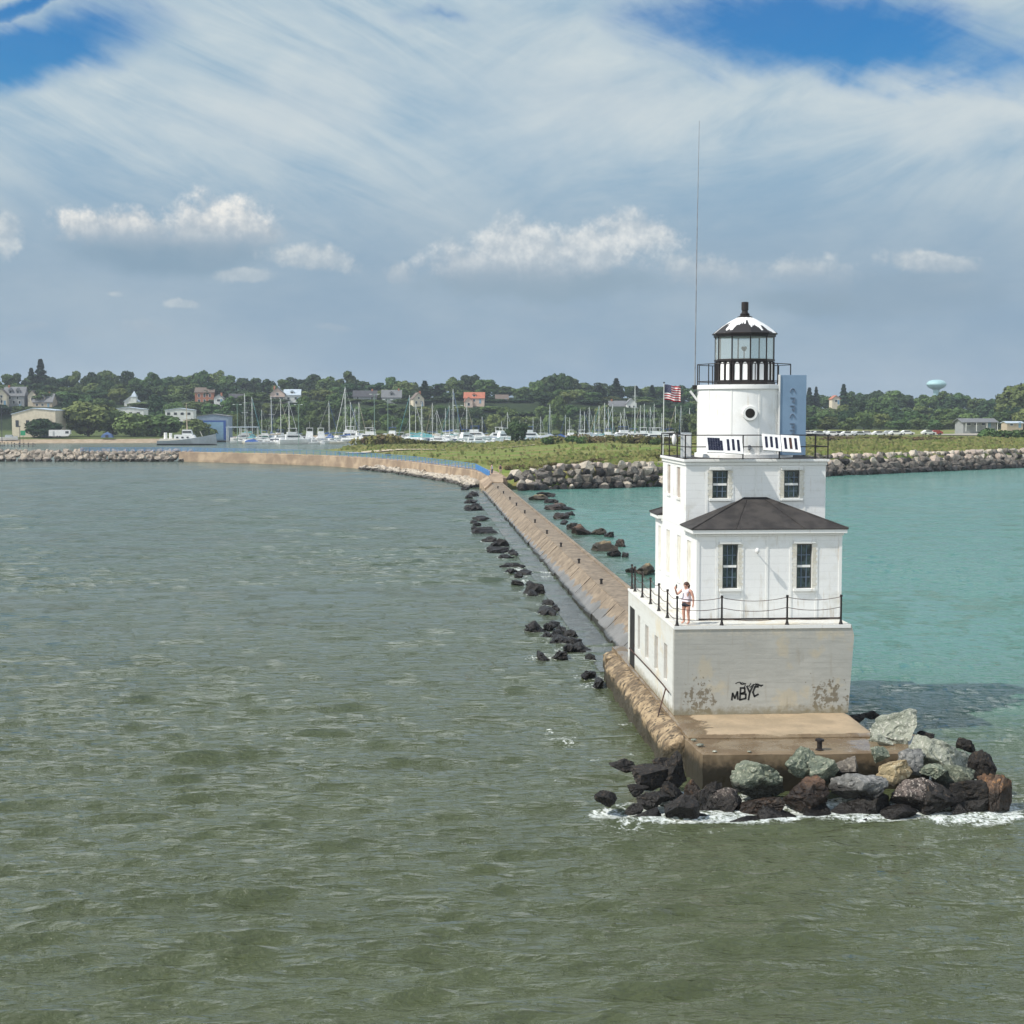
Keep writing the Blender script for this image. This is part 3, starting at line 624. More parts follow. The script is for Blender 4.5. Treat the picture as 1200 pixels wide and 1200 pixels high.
# ------------------------------------------------------------------ platform, pier, harbour wall
def nz3(p, s, seed=0.0):
    q = Vector(p)*s + Vector((seed*3.1, seed*1.7, seed*.9)); return mnoise.noise_vector(q)
def grid_block(mb, c, z0, z1, nx, ny, nz_, amp=.03, s=1.2, seed=0.0, rnd=0.0):
    # c: four plan corners (x,y) counter-clockwise from the near left one; z0/z1 numbers or 4-tuples; worn surface
    zz0 = z0 if isinstance(z0, tuple) else (z0,)*4; zz1 = z1 if isinstance(z1, tuple) else (z1,)*4
    def P(u, v, w):
        b = [(1-u)*(1-v), u*(1-v), u*v, (1-u)*v]
        x = sum(b[i]*c[i][0] for i in range(4)); y = sum(b[i]*c[i][1] for i in range(4))
        a = sum(b[i]*zz0[i] for i in range(4)); e = sum(b[i]*zz1[i] for i in range(4)); z = a+(e-a)*w
        if rnd:
            eu = min(u*(abs(c[1][0]-c[0][0])), (1-u)*abs(c[1][0]-c[0][0]), v*abs(c[3][1]-c[0][1]), (1-v)*abs(c[3][1]-c[0][1]))
            if w > .99 and eu < rnd: z -= rnd*.6*(1-eu/rnd)**2
        d = nz3((x,y,z), s, seed)*amp + nz3((x,y,z), s*3.7, seed+5)*amp*.4
        return (x+d.x, y+d.y, z+d.z*.6)
    idx = {}; vs = []; fs = []
    def V(i,j,k):
        key = (i,j,k)
        if key not in idx: idx[key] = len(vs); vs.append(P(i/nx,j/ny,k/nz_))
        return idx[key]
    for i in range(nx):
        for j in range(ny):
            fs.append((V(i,j,nz_),V(i+1,j,nz_),V(i+1,j+1,nz_),V(i,j+1,nz_)))
    for k in range(nz_):
        for i in range(nx):
            fs.append((V(i,0,k),V(i+1,0,k),V(i+1,0,k+1),V(i,0,k+1))); fs.append((V(i+1,ny,k),V(i,ny,k),V(i,ny,k+1),V(i+1,ny,k+1)))
        for j in range(ny):
            fs.append((V(0,j+1,k),V(0,j,k),V(0,j,k+1),V(0,j+1,k+1))); fs.append((V(nx,j,k),V(nx,j+1,k),V(nx,j+1,k+1),V(nx,j,k+1)))
    mb.add(vs, fs); return mb
pl = (13.5, 52.0, 0.0)
PF = thing('lighthouse_platform', 'tan weathered concrete platform with puddles under the lighthouse', 'platform', pl)
grid_block(MB(), [(9.86,51.35),(16.75,51.15),(17.15,72.0),(9.9,72.0)], -1.2, 1.447, 40, 90, 10, .035, 1.3, 1, .12).build('upper_slab', 'slab_concrete', PF, at=pl, smooth=True, angle=50)
grid_block(MB(), [(9.95,49.2),(17.9,48.9),(18.5,51.75),(9.8,51.75)], -1.2, 1.33, 48, 18, 12, .035, 1.3, 2, .10).build('lower_slab', 'slab_concrete', PF, at=pl, smooth=True, angle=50)
grid_block(MB(), [(9.12,52.6),(9.98,51.9),(9.98,69.5),(9.22,69.8)], -1.2, (.95,1.40,1.40,.95), 8, 110, 10, .16, .9, 3, .25).build('worn_ledge', 'ledge_concrete', PF, at=pl, smooth=True, angle=50)
grid_block(MB(), [(9.3,70.3),(11.3,69.6),(11.6,72.6),(9.45,71.9)], -1.2, (1.15,1.44,1.4,1.1), 14, 16, 10, .14, .9, 4, .2).build('broken_corner', 'ledge_concrete', PF, at=pl, smooth=True, angle=50)
for i,(x,y,z,s) in enumerate([(10.05,50.2,1.40,.10),(9.98,51.0,1.40,.08),(10.4,49.35,1.36,.06),(11.6,49.25,1.36,.05),(16.95,52.0,1.45,.16),(16.8,51.5,1.45,.10)]):
    MB().ell((x,y,z),(s*1.5,s,s*.5),8,5).build('shell_clump', 'rock_pale', PF, at=pl, smooth='all')
bl0 = (14.15,49.45,1.33)
bo = thing('mooring_bollard', 'short dark iron bollard at outer edge of the lighthouse platform', 'bollard', bl0)
MB().lathe([(.14,0),(.14,.03),(.09,.05),(.09,.30),(.16,.32),(.16,.38),(.05,.42)],0,0,14).build('post', 'black_iron', bo, smooth=True)
# long pier
pr = (12.5, 150.0, 0.0)
PR = thing('concrete_pier', 'long tan concrete breakwater pier with sloping side leading from lighthouse to shore', 'pier', pr)
rg = random.Random(11)
wk = MB(); grid_block(wk, [(12.30,70.5),(13.92,70.5),(13.92,243.5),(12.30,243.5)], -1.0, 1.54, 5, 340, 2, .022, .9, 1)
wk.build('walkway', 'pier_concrete', PR, at=pr, smooth=True, angle=40)
cb = MB(); grid_block(cb, [(13.93,70.5),(14.18,70.5),(14.18,243.5),(13.93,243.5)], -1.0, 1.64, 2, 300, 3, .02, .7, 2)
cb.build('kerb', 'pier_concrete', PR, at=pr, smooth=True, angle=40)
bt_ = MB(); y = 70.6
while y < 241:
    L = 3.34 + rg.uniform(-.06,.06); t = rg.uniform(-.09,.09); b = rg.uniform(-.09,.09)
    grid_block(bt_, [(11.08+t,y),(12.33,y),(12.33,y+L),(11.08+b,y+L)], (-1.0,-1.0,-1.0,-1.0), (.30+t,1.53+t*.3,1.53+b*.3,.30+b), 7, 12, 3, .055, .9, y)
    y += L+.06
bt_.build('battered_side', 'pier_concrete', PR, at=pr, smooth=True, angle=40)
ap = MB(); grid_block(ap, [(9.32,72.2),(10.93,72.2),(10.93,240),(9.32,240)], -1.0, .05, 4, 260, 2, .03, .6, 7)
ap.build('apron', 'apron_concrete', PR, at=pr, smooth=True, angle=40)
for n,yy in enumerate([96.9,110.3,124.0,137.3,151.1,165.2,178.9,191.2,205.2,219.0]):
    if n == 0:
        b0 = thing('pier_bollard', '', 'bollard', (12.55,yy,1.55), 0, 'iron bollards along the pier walkway')
        MB().lathe([(.12,0),(.12,.03),(.085,.05),(.085,.27),(.13,.29),(.13,.34),(.04,.38)],0,0,12).build('post', 'black_iron', b0, smooth=True)
        b = b0
    else: b = dup(b0, (12.55,yy,1.55))
    b['label'] = f'small dark iron bollard on the pier walkway, {ordinal(n+1)} from the lighthouse'
# harbour wall and its blue railing
WP = [Vector(p) for p in ((-62,388),(-40,371),(-21.9,354),(-10,332),(-1.1,309),(6.0,283),(10.6,264),(12.2,244))]
def path_at(P, s):
    for a, b in zip(P, P[1:]):
        L = (b-a).length
        if s <= L: return a.lerp(b, s/L), (b-a).normalized()
        s -= L
    return P[-1].copy(), (P[-1]-P[-2]).normalized()
WLEN = sum((b-a).length for a,b in zip(WP, WP[1:]))
wl_ = (-1.1,309,0)
HW = thing('harbour_wall', 'tan stained concrete harbour wall curving from the rubble to pier', 'harbour wall', wl_)
mb = MB(); n = 170; rows = []
for i in range(n+1):
    p, d = path_at(WP, WLEN*i/n); nn = Vector((-d.y, d.x)); zt = 2.55 if i < n-12 else 2.55 - (i-n+12)/12*.55
    rw = []
    for off, z in ((-.25,-1.0),(-.22,.5),(-.12,1.3),(-.05,zt-.25),(-.08,zt-.2),(0,zt),(1.6,zt),(3.4,zt),(3.4,0)):
        q = nz3((p.x,p.y,z), .5)*.10; rw.append((p.x+nn.x*off+q.x, p.y+nn.y*off+q.y, z+q.z*.5))
    rows.append(rw)
K = len(rows[0]); fs = [(i*K+k, i*K+k+1, (i+1)*K+k+1, (i+1)*K+k) for i in range(n) for k in range(K-1)]
mb.add([p for r in rows for p in r], fs + [tuple(range(n*K, n*K+K))]); mb.build('wall', 'harbour_concrete', HW, at=wl_)
grid_block(MB(), [(11.2,232),(12.35,232),(12.4,247),(11.0,247)], -1, (.9,1.9,2.3,1.4), 5, 20, 4, .12, .6, 9).build('ramp', 'harbour_concrete', HW, at=wl_, smooth=True)
grid_block(MB(), [(12.4,236),(14.4,236),(14.8,243.9),(12.4,243.9)], -1, (1.7,1.7,2.5,2.5), 5, 8, 4, .03, .6, 9).build('end_block', 'harbour_concrete', HW, at=wl_)
BR = thing('blue_railing', 'long blue metal railing on top of the harbour wall', 'railing', wl_)
rp = [WP[0]+Vector((-26,1.5))] + WP
RL = sum((b-a).length for a,b in zip(rp, rp[1:])); k = 0; s = 0; pts = []
while s < RL+.1:
    p, d = path_at(rp, min(s, RL)); nn = Vector((-d.y, d.x)); zt = 2.55 if s < RL-20 else 2.55-(s-RL+20)/20*.5
    pts.append((p.x+nn.x*.45, p.y+nn.y*.45, zt)); s += 2.4
for q in (.28,.55,.82,1.1): MB().tube([(x,y,z+q) for x,y,z in pts], .055, 4).build('rail', 'rail_blue', BR, at=wl_)
for x,y,z in pts[::1]: MB().cyl((x,y,z-.05),(x,y,z+1.12),.05,n=5).build('post', 'rail_blue', BR, at=wl_)
pn = MB()
for (a,b) in zip(pts[-9:], pts[-8:]):
    pn.add([(a[0],a[1],a[2]+.15),(b[0],b[1],b[2]+.15),(b[0],b[1],b[2]+1.0),(a[0],a[1],a[2]+1.0),(a[0]+.03,a[1],a[2]+.15),(b[0]+.03,b[1],b[2]+.15),(b[0]+.03,b[1],b[2]+1.0),(a[0]+.03,a[1],a[2]+1.0)],[(0,1,2,3),(7,6,5,4),(3,2,6,7),(0,4,5,1)])
pn.build('infill_panel', 'rail_blue', BR, at=wl_)

# ------------------------------------------------------------------ boulders
def rock_bm(seed, sub, cuts=11, rough=.05):
    rr = random.Random(seed); bm = bmesh.new(); bmesh.ops.create_icosphere(bm, subdivisions=sub, radius=1.0)
    reef = 50 <= seed < 70; block = seed >= 70; pls = []
    lo, hi = (.34,.70) if block else ((.42,.84) if reef else (.36,.74)); cuts = 9 if block else cuts
    for k in range(cuts):
        v = Vector((rr.gauss(0,1), rr.gauss(0,1), rr.gauss(0,1)*(.8 if k else 3))).normalized()
        if block and k == 0: v = Vector((rr.uniform(-.2,.2), rr.uniform(-.2,.2), 1)).normalized()
        pls.append((v, rr.uniform(lo,hi)))
    for v in bm.verts:
        p = v.co.copy()
        for _ in range(3):
            for nrm, d in pls:
                e = p.dot(nrm)-d
                if e > 0: p -= nrm*e*.985
        nd = p.normalized(); o_ = Vector((seed*1.3,seed*2.1,seed*.7))
        k = 2.3 if reef else .75
        p += nd*((mnoise.noise(p*1.7+o_)*.10 + mnoise.noise(p*4.3+o_)*.075 + mnoise.noise(p*9+o_)*.04)*k*(.6 if block else 1))
        rg_ = 1-abs(mnoise.noise(p*2.6+o_*2)); p -= nd*max(0, rg_-.86)*.55*(.5 if block else 1)      # cracks
        v.co = p
    xs = [[v.co[i] for v in bm.verts] for i in range(3)]
    c = [ (max(a)+min(a))/2 for a in xs]; h = [ (max(a)-min(a))/2 for a in xs]
    for v in bm.verts: v.co = Vector([(v.co[i]-c[i])/h[i] for i in range(3)])
    return bm
_rc = {}
def rock_mesh(seed, sub, mat):
    if (seed,sub,mat) not in _rc:
        bm = rock_bm(seed, sub); me = bpy.data.meshes.new('boulder'); bm.to_mesh(me); bm.free(); me.materials.append(MATS[mat])
        me.polygons.foreach_set('use_smooth', [True]*len(me.polygons))
        try: me.set_sharp_from_angle(angle=R(22))
        except Exception: pass
        _rc[(seed,sub,mat)] = me
    return _rc[(seed,sub,mat)]
def boulder(loc, half, rz, mat, seed, label, group=None, sub=3, foam=0):
    o = bpy.data.objects.new('boulder', rock_mesh(seed, sub, mat)); COL.objects.link(o)
    o.location = loc; o.scale = half; o.rotation_euler = (RNG.uniform(-.2,.2), RNG.uniform(-.2,.2), rz)
    tag(o, label, 'boulder', group)
    if foam and loc[2]-half[2] < .3: FOAM.append((loc[0], loc[1], max(half[0],half[1])*1.0, foam))
    return o
# round the lighthouse platform: px centre, px size, distance, stone, look
FG = [
 (888,914,64,40,47.75,'rock_green',1,'big tan and green faceted boulder against the platform front'),
 (850,943,40,36,46.9,'rock_speckle',2,'rounded speckled boulder beside the reddish-brown block at waterline'),
 (889,947,60,26,46.9,'rock_rust',3,'reddish-brown blocky boulder with orange band just above the foam'),
 (938,893,42,34,48.15,'rock_green',4,'green lumpy boulder in front of the small platform bollard'),
 (966,905,38,30,47.75,'rock_green',5,'grey-green faceted boulder between the bollard rock and brown slab rock'),
 (988,899,38,30,48.2,'rock_brown',6,'dark brown sloping slab boulder leaning on the platform edge'),
 (945,930,56,40,47.0,'rock_rust',7,'brown streaked boulder below the green bollard boulder'),
 (1006,922,66,36,46.9,'rock_grey',8,'wide flat-topped grey-green boulder overhanging black gap at the water'),
 (1045,905,46,26,47.4,'rock_tan',9,'yellow-tan rounded boulder on the corner of rock heap'),
 (1067,894,28,32,47.9,'rock_grey',10,'upright grey boulder just behind the yellow-tan boulder'),
 (1046,854,54,46,50.6,'rock_pale',11,'tall whitish boulder standing at the shoreward end of the platform'),
 (1034,868,22,16,50.1,'rock_pale',12,'small whitish stone tucked at foot of the tall whitish boulder'),
 (1084,863,26,14,50.4,'rock_dark',13,'small black stone behind the huge pale green boulder'),
 (1104,886,80,46,48.6,'rock_pale',14,'huge pale green boulder beside platform corner'),
 (1098,903,38,16,47.4,'rock_green',15,'thin grey-green slab stone leaning in front of the huge boulder'),
 (1120,918,48,40,47.4,'rock_green',16,'mossy green and black boulder under the huge pale green boulder'),
 (1068,929,50,38,46.6,'rock_speckle',17,'pinkish speckled boulder under the yellow-tan boulder'),
 (1167,928,36,46,46.4,'rock_rust',18,'orange-stained boulder at the far tip of rock heap'),
 (1150,898,30,36,48.0,'rock_dark',19,'dark boulder between the huge pale green boulder and orange-stained tip'),
 (1132,874,24,18,49.5,'rock_dark',20,'low dark stone behind shoulder of the huge pale green boulder'),
 (799,952,52,42,45.9,'rock_dark',21,'big square charcoal boulder in the surf off platform corner'),
 (710,936,30,20,46.7,'rock_dark',22,'lone small dark boulder farthest out in the surf'),
 (730,897,30,15,49.3,'rock_dark',23,'low black rock awash alone off the platform side'),
 (763,911,50,32,48.2,'rock_dark',24,'wide black boulder with brown top beside the platform corner'),
 (789,903,34,56,48.6,'rock_dark',25,'tall black boulder leaning on platform corner'),
 (765,938,44,24,46.9,'rock_dark',26,'flat dark green rock among the surf boulders'),
 (757,958,40,18,45.9,'rock_dark',27,'low dark rock with foam round it beside square charcoal boulder'),
 (785,928,36,26,47.6,'rock_dark',28,'black rock wedged behind the square charcoal boulder'),
 (868,968,56,20,45.9,'rock_dark',29,'long low black rock under the reddish-brown block'),
 (822,962,30,20,46.2,'rock_dark',30,'small dark stone between square charcoal boulder and speckled boulder'),
 (915,962,50,26,46.2,'rock_dark',31,'black rock awash below the brown streaked boulder'),
 (960,958,44,30,46.4,'rock_dark',32,'black rock under the left end of flat-topped boulder'),
 (1012,950,62,34,46.5,'rock_dark',33,'large black rock carrying the wide flat-topped boulder'),
 (1050,956,40,20,46.0,'rock_dark',34,'low black stone below the pinkish speckled boulder'),
 (1095,937,54,36,46.6,'rock_dark',35,'black rock beside the pinkish speckled boulder in surf'),
 (1140,935,46,34,46.7,'rock_dark',36,'black rock just inside the orange-stained tip boulder'),
 (1010,962,16,8,45.6,'rock_dark',37,'tiny dark stone in the foam below flat-topped boulder'),
 (1125,948,20,10,46.0,'rock_dark',38,'tiny dark stone in the foam near the tip of rock heap'),
 (830,940,26,40,47.3,'rock_dark',39,'dark rock filling gap at foot of the platform corner'),
 (1030,885,24,20,48.4,'rock_green',40,'green stone behind the yellow-tan boulder at platform edge'),
 (748,925,24,14,47.6,'rock_dark',43,'low black stone between wide brown-topped boulder and lone outer rock'),
 (742,948,22,12,46.4,'rock_dark',44,'small black stone in surf just inside the lone outer rock'),
 (775,968,24,12,45.6,'rock_dark',45,'small dark stone in foam at foot of square charcoal boulder'),
 (812,925,22,22,47.9,'rock_rust',46,'small brown stone against the side of platform corner'),
 (775,895,20,14,49.4,'rock_dark',47,'small black stone beside platform side above the wide black boulder'),
 (834,968,22,12,45.6,'rock_speckle',48,'small speckled stone in foam below the rounded speckled boulder'),
 (1000,845,30,14,56.0,'rock_dark',41,'low dark rock just behind the lighthouse base in sheltered water'),
 (1022,838,26,12,57.5,'rock_dark',42,'smaller dark rock awash behind lighthouse base'),
]
for px,py,w,h,Y,mt,sd,lab in FG:
    p = at_y(px,py,Y); k = Y/FPX; hx = w*k*.5*1.06; hz = h*k*.5*1.12
    if mt == 'rock_dark' and py > 900 and w > 24: k2 = 1.2 if px > 825 else .88; hx *= k2; hz *= k2
    lowest = p.z-hz
    boulder(tuple(p), (hx, max(hx*.8, hz*.8), hz), RNG.uniform(-.15,.15), mt, sd, lab, 'boulders heaped round the lighthouse platform', 5, 1.0 if lowest < .45 else 0)
tag(MB().build('x','rock_dark'),) if False else None
# under the heap: the enlarged near-black stones fill in the shaded gaps
# seaward rocks awash along the pier
LP = [(545,572,10,5),(549,582,10,5),(552,587,16,6),(556,595,22,7),(563,607,20,6),(570,621,34,8),(574,631,20,7),(588,636,18,10),(584,644,26,6),(592,651,18,5),(602,662,30,7),(614,670,18,5),(624,689,30,13),(642,705,14,6),(637,715,20,7),(650,712,12,6),
      (628,735,22,12),(643,733,14,9),(656,736,16,11),(667,742,20,10),(655,749,26,9),(673,751,20,9),(641,744,16,8),(682,758,18,8),(634,767,12,7),(656,766,20,5),(692,770,8,5),(690,790,16,5),(701,800,14,5),(668,757,18,8)]
rq = random.Random(8)
for _ in range(26):
    y_ = rq.uniform(576,760); e_ = np.interp(y_, [570,600,636,690,740,760], [550,560,588,627,664,680]); LP.append((e_-rq.uniform(-6,14)*(1+(y_-570)/160), y_, rq.uniform(7,13)*(1+(y_-570)/300), rq.uniform(3.5,6)))
LP.sort(key=lambda t: -t[1])
for i,(px,py,w,h) in enumerate(LP):
    p = at_z(px, py+h*.25, 0.1); k = p.y/FPX
    boulder((p.x,p.y,.06), (w*k*.55, max(w*k*.5,.8), max(h*k*.75,.3)), RNG.uniform(-.3,.3), 'rock_dark', 50+i%9, f'low dark wet boulder on seaward side of pier, {ordinal(i+1)} from lighthouse', 'rocks awash beside the pier', 4 if i < 16 else 3, .75)
RP = [(631,583,22,7),(651,594,28,7),(664,595,18,4),(658,604,18,7),(668,602,12,5),(672,617,16,10),(684,621,26,13),(701,623,18,8),(714,626,12,5),(708,640,28,12),(727,636,10,10),(719,648,16,6),(733,650,8,4),(757,667,22,15),(740,668,14,7),(646,587,16,6),(640,579,22,6),(662,612,10,4)]
RP.sort(key=lambda t: -t[1])
for i,(px,py,w,h) in enumerate(RP):
    p = at_z(px, py+h*.25, 0.15); k = p.y/FPX; mt = ('rock_brown','rock_tan','rock_rust')[i%3] if h > 6 else 'rock_dark'
    boulder((p.x,p.y,.15), (w*k*.55, max(w*k*.5,.8), max(h*k*.75,.35)), RNG.uniform(-.3,.3), mt, 60+i%9, f'brown boulder awash on the sheltered side of pier, {ordinal(i+1)} from lighthouse', 'rocks in the sheltered water beside the pier', 3, .35)
# rubble breakwaters
RK = [Vector(p) for p in ((17.0,240.0),(24.0,243.5),(44.5,253.0),(85,291),(143,332),(215,380))]
RLEN = sum((b-a).length for a,b in zip(RK, RK[1:]))
rg = random.Random(21); stuffA = MB()
def stuff_rock(mb, loc, half, seed):
    bm = _sr[seed%len(_sr)]; M = Matrix.Translation(loc) @ Euler((rg.uniform(-.5,.5),rg.uniform(-.5,.5),rg.uniform(0,6.28))).to_matrix().to_4x4() @ Matrix.Diagonal((*half,1))
    mb.add([M @ v for v in bm[0]], bm[1])
_sr = []
for sd in range(6):
    bm = rock_bm(100+sd, 2); _sr.append(([v.co.copy() for v in bm.verts], [tuple(v.index for v in f.verts) for f in bm.faces])); bm.free()
tops = {'A': [], 'B': []}
TIER = ((.4,.25,.95),(1.8,1.35,.92),(3.3,2.45,.92),(4.9,3.55,.90))
def zscale(px): return .62 if px < 640 else 1.0
for ti,(off,z,sz) in enumerate(TIER):
    s = rg.uniform(0,1)
    while s < RLEN:
        w = sz*rg.uniform(.75,1.35); p, d = path_at(RK, s+w); nn = Vector((-d.y, d.x)); q = p+nn*(off+rg.uniform(-.4,.4))
        px, py = to_px((q.x,q.y,z)); s += w*1.60
        hide = 782 < px < 966 or px > 1215
        zz = z*(.55+.45*min(1,max(0,(px-585)/70))) + rg.uniform(-.2,.2)
        half = (w*rg.uniform(.85,1.1), w*rg.uniform(.85,1.15), w*rg.uniform(.65,.9)); rz = math.atan2(d.y,d.x)+rg.uniform(-.4,.4)
        if hide:
            if 770 < px < 985 or px < 1290: stuff_rock(stuffA, (q.x,q.y,zz), half, rg.randint(0,99))
            continue
        seg = 'A' if px < 800 else 'B'
        if ti == 3:
            half = (half[0]*1.1, half[1], half[2]*.95); mt = rg.choice(['rock_lime','rock_lime','rock_pink','rock_brown'])
            o = boulder((q.x,q.y,zz), half, rz, mt, 70+rg.randint(0,7), '', 'boulders on top course of the breakwater', 3); tops[seg].append((px,o,mt))
        elif seg == 'A':
            boulder((q.x,q.y,zz), half, rz, rg.choice(['rock_brown','rock_brown','rock_brown','rock_lime','rock_dark']), 70+rg.randint(0,7), 'dark broken boulder in lower courses of breakwater between blue railing and lighthouse', 'boulders in lower courses between blue railing and lighthouse', 3)
        elif ti == 2:
            boulder((q.x,q.y,zz), half, rz, rg.choice(['rock_brown','rock_brown','rock_pink','rock_lime','rock_dark']), 70+rg.randint(0,7), 'brown boulder in second course of breakwater beyond the lighthouse', 'boulders in second course beyond the lighthouse', 3)
        else: stuff_rock(stuffA, (q.x,q.y,zz), half, rg.randint(0,99))
NM = {'rock_lime':'pale tan','rock_pink':'pinkish','rock_brown':'dark brown'}
for seg, ref in (('A','counting from blue railing end'),('B','counting from the lighthouse')):
    tops[seg].sort(key=lambda t: t[0])
    for i,(px,o,mt) in enumerate(tops[seg]): o['label'] = f'{NM[mt]} boulder on top course of breakwater, {ordinal(i+1)} {ref}'
tag(stuffA.build('breakwater_rubble', 'rock_brown', None), 'brown broken rubble along foot of the breakwater', 'rubble', kind='stuff')
sb = MB()
LR = [Vector(p) for p in ((-190,398),(-112,391),(-59,387))]; s = 0; LL = sum((b-a).length for a,b in zip(LR, LR[1:]))
while s < LL:
    p, d = path_at(LR, s); nn = Vector((-d.y,d.x)); s += rg.uniform(.9,1.5)
    for off,z in ((.2,.2),(1.3,1.0),(2.4,1.8),(3.5,2.3)):
        if rg.random() < .93: w = rg.uniform(.6,1.15); stuff_rock(sb, (p.x+nn.x*off+rg.uniform(-.5,.5), p.y+nn.y*off+rg.uniform(-.3,.3), z+rg.uniform(-.2,.3)), (w,w,w*.8), rg.randint(0,99))
tag(sb.build('outer_breakwater_rubble', 'rock_brown_dry', None), 'grey and tan rubble breakwater continuing from end of the harbour wall', 'rubble', kind='stuff')
sb = MB(); s = WLEN*.42
while s < WLEN-6:
    p, d = path_at(WP, s); nn = Vector((-d.y,d.x)); s += rg.uniform(.5,.9); m_ = min(1,(s-WLEN*.42)/25)
    for off in (-.7,-1.6,-2.6):
        if rg.random() < .8*m_: w = rg.uniform(.4,.9); stuff_rock(sb, (p.x+nn.x*off, p.y+nn.y*off, .75+off*.22+rg.uniform(-.1,.2)), (w,w,w*.6), rg.randint(0,99))
tag(sb.build('toe_rubble', 'rock_lime', None), 'pale rubble stones along the foot of harbour wall', 'rubble', kind='stuff')
FOAM += [(8.6+i*.24, 120.5-i*.35, .32, .95) for i in range(10)] + [(9.3,116.5,.4,.85),(9.9,115.6,.35,.8),(10.5,114.5,.4,.85),(8.2,112.0,.6,.8),(8.9,111.0,.4,.8),(9.0,103.0,.4,.7),(9.2,97.0,.5,.75),(9.1,88.5,.4,.7),(8.8,81,.4,.7),(8.5,76,.5,.7),(7.9,73,.4,.65)]
for _ in range(26): FOAM.append((RNG.uniform(5.2,9.0), RNG.uniform(50,66), RNG.uniform(.15,.4), RNG.uniform(.5,.8)))
for _ in range(16): FOAM.append((RNG.uniform(5.0,9.5), RNG.uniform(44.0,48.0), RNG.uniform(.2,.5), RNG.uniform(.4,.8)))
for _ in range(26): FOAM.append((RNG.uniform(9.5,19.6), 45.6+RNG.uniform(-.25,.35)+ .03*0, RNG.uniform(.25,.6), RNG.uniform(.7,1.0)))
FOAM += [(17.0,45.3,.9,.95),(18.3,45.4,1.0,.95),(19.6,46.3,.6,.8),(20.4,47.3,.6,.7)]
# ------------------------------------------------------------------ water
def sm01(x, a, b):
    t = np.clip((x-a)/(b-a), 0, 1); return t*t*(3-2*t)
rs = [16.0]
while rs[-1] < 900: rs.append(rs[-1] + max(.045, rs[-1]**2*(1.45 if rs[-1] < 110 else .52)/(CAMZ*1450)))
fine = len(rs); rs += [1100,1600,2600,5000,10000]
rs = np.array(rs); az = np.linspace(R(-27), R(35), 640)
RR, AA = np.meshgrid(rs, az, indexing='ij'); X = RR*np.sin(AA); Yw = RR*np.cos(AA); Z = np.zeros_like(X)
sp = np.maximum(np.gradient(rs)[:,None]*np.ones_like(X), RR*(az[1]-az[0])*.8)
r_ = np.random.RandomState(4); DX = np.zeros_like(X); DY = np.zeros_like(X)
NW = 84; lam = np.exp(np.linspace(np.log(.55), np.log(13.0), NW))*np.exp(r_.uniform(-.05,.05,NW))
shelter = sm01(X, 14, 22)*sm01(Yw, 56, 80)
for l in lam:
    th = r_.normal(0, .25) + math.pi/2 + .10; k = 2*math.pi/l; kx, ky = math.cos(th)*k, math.sin(th)*k
    amp = .0168*l**.90*math.exp(-(l/2.7)**2)*(1.0 if l > .9 else .9); ph = kx*X+ky*Yw+r_.uniform(0,6.28)
    A = amp*sm01(l/sp, 1.4, 3.2)*(1-.55*shelter if l > 1.5 else 1-.3*shelter)
    c, s_ = np.cos(ph), np.sin(ph); Z += A*c; DX -= A*.60*math.cos(th)*s_; DY -= A*.60*math.sin(th)*s_
for l in np.exp(np.linspace(np.log(2.6), np.log(9.0), 28)):      # longer chop of the open reach farther out
    th = r_.normal(0, .30) + math.pi/2 + .06; k = 2*math.pi/l; kx, ky = math.cos(th)*k, math.sin(th)*k
    A = .0060*l**.92*sm01(RR, 75, 190)*sm01(l/sp, 1.3, 2.6)*(1-.5*shelter); ph = kx*X+ky*Yw+r_.uniform(0,6.28)
    Z += A*np.cos(ph); DX -= A*.7*math.cos(th)*np.sin(ph); DY -= A*.7*math.sin(th)*np.sin(ph)
# gusts: patches of livelier and calmer water
gx, gy = X*.045, Yw*.028; gust = .78+.22*np.sin(gx*1.3+np.sin(gy*2.1)*1.4)*np.sin(gy*1.9+np.cos(gx*1.7)*1.2)+.12*np.sin(gx*3.7+gy*2.3)
Z *= gust; DX *= gust; DY *= gust; far = RR > 1000; Z[far] = 0; DX[far] = 0; DY[far] = 0
foam = np.zeros_like(X)
for fx,fy,fr,fs in FOAM:
    d = np.hypot(X-fx, (Yw-fy)*1.15); foam = np.maximum(foam, fs*(1-sm01(d, fr, fr+.55)))
co = np.stack([X+DX, Yw+DY, Z], -1).reshape(-1,3)
nr, nc = X.shape; idx = np.arange(nr*nc).reshape(nr,nc)
q = np.stack([idx[:-1,:-1], idx[:-1,1:], idx[1:,1:], idx[1:,:-1]], -1).reshape(-1,4)[:, ::-1]
# coarse water all round, beyond the finely waved sector
ext = []; nv0 = len(co); az2 = np.concatenate([[R(35)], np.linspace(R(50), R(318), 20), [R(333)]]); rs2 = np.array([0.5,16,900,10000])
co2 = np.array([[r*math.sin(a), r*math.cos(a), -.05] for r in rs2 for a in az2]); m2 = len(az2)
q2 = np.array([[nv0+i*m2+j, nv0+i*m2+j+1, nv0+(i+1)*m2+j+1, nv0+(i+1)*m2+j] for i in range(len(rs2)-1) for j in range(m2-1)])[:, ::-1]
co = np.concatenate([co, co2]); q = np.concatenate([q, q2]); foam = np.concatenate([foam.ravel(), np.zeros(len(co2))])
me = bpy.data.meshes.new('lake_water'); me.vertices.add(len(co)); me.vertices.foreach_set('co', co.astype(np.float32).ravel())
me.loops.add(len(q)*4); me.loops.foreach_set('vertex_index', q.astype(np.int32).ravel())
me.polygons.add(len(q)); me.polygons.foreach_set('loop_start', np.arange(0,len(q)*4,4,dtype=np.int32)); me.update(calc_edges=True)
me.polygons.foreach_set('use_smooth', np.ones(len(q), dtype=bool))
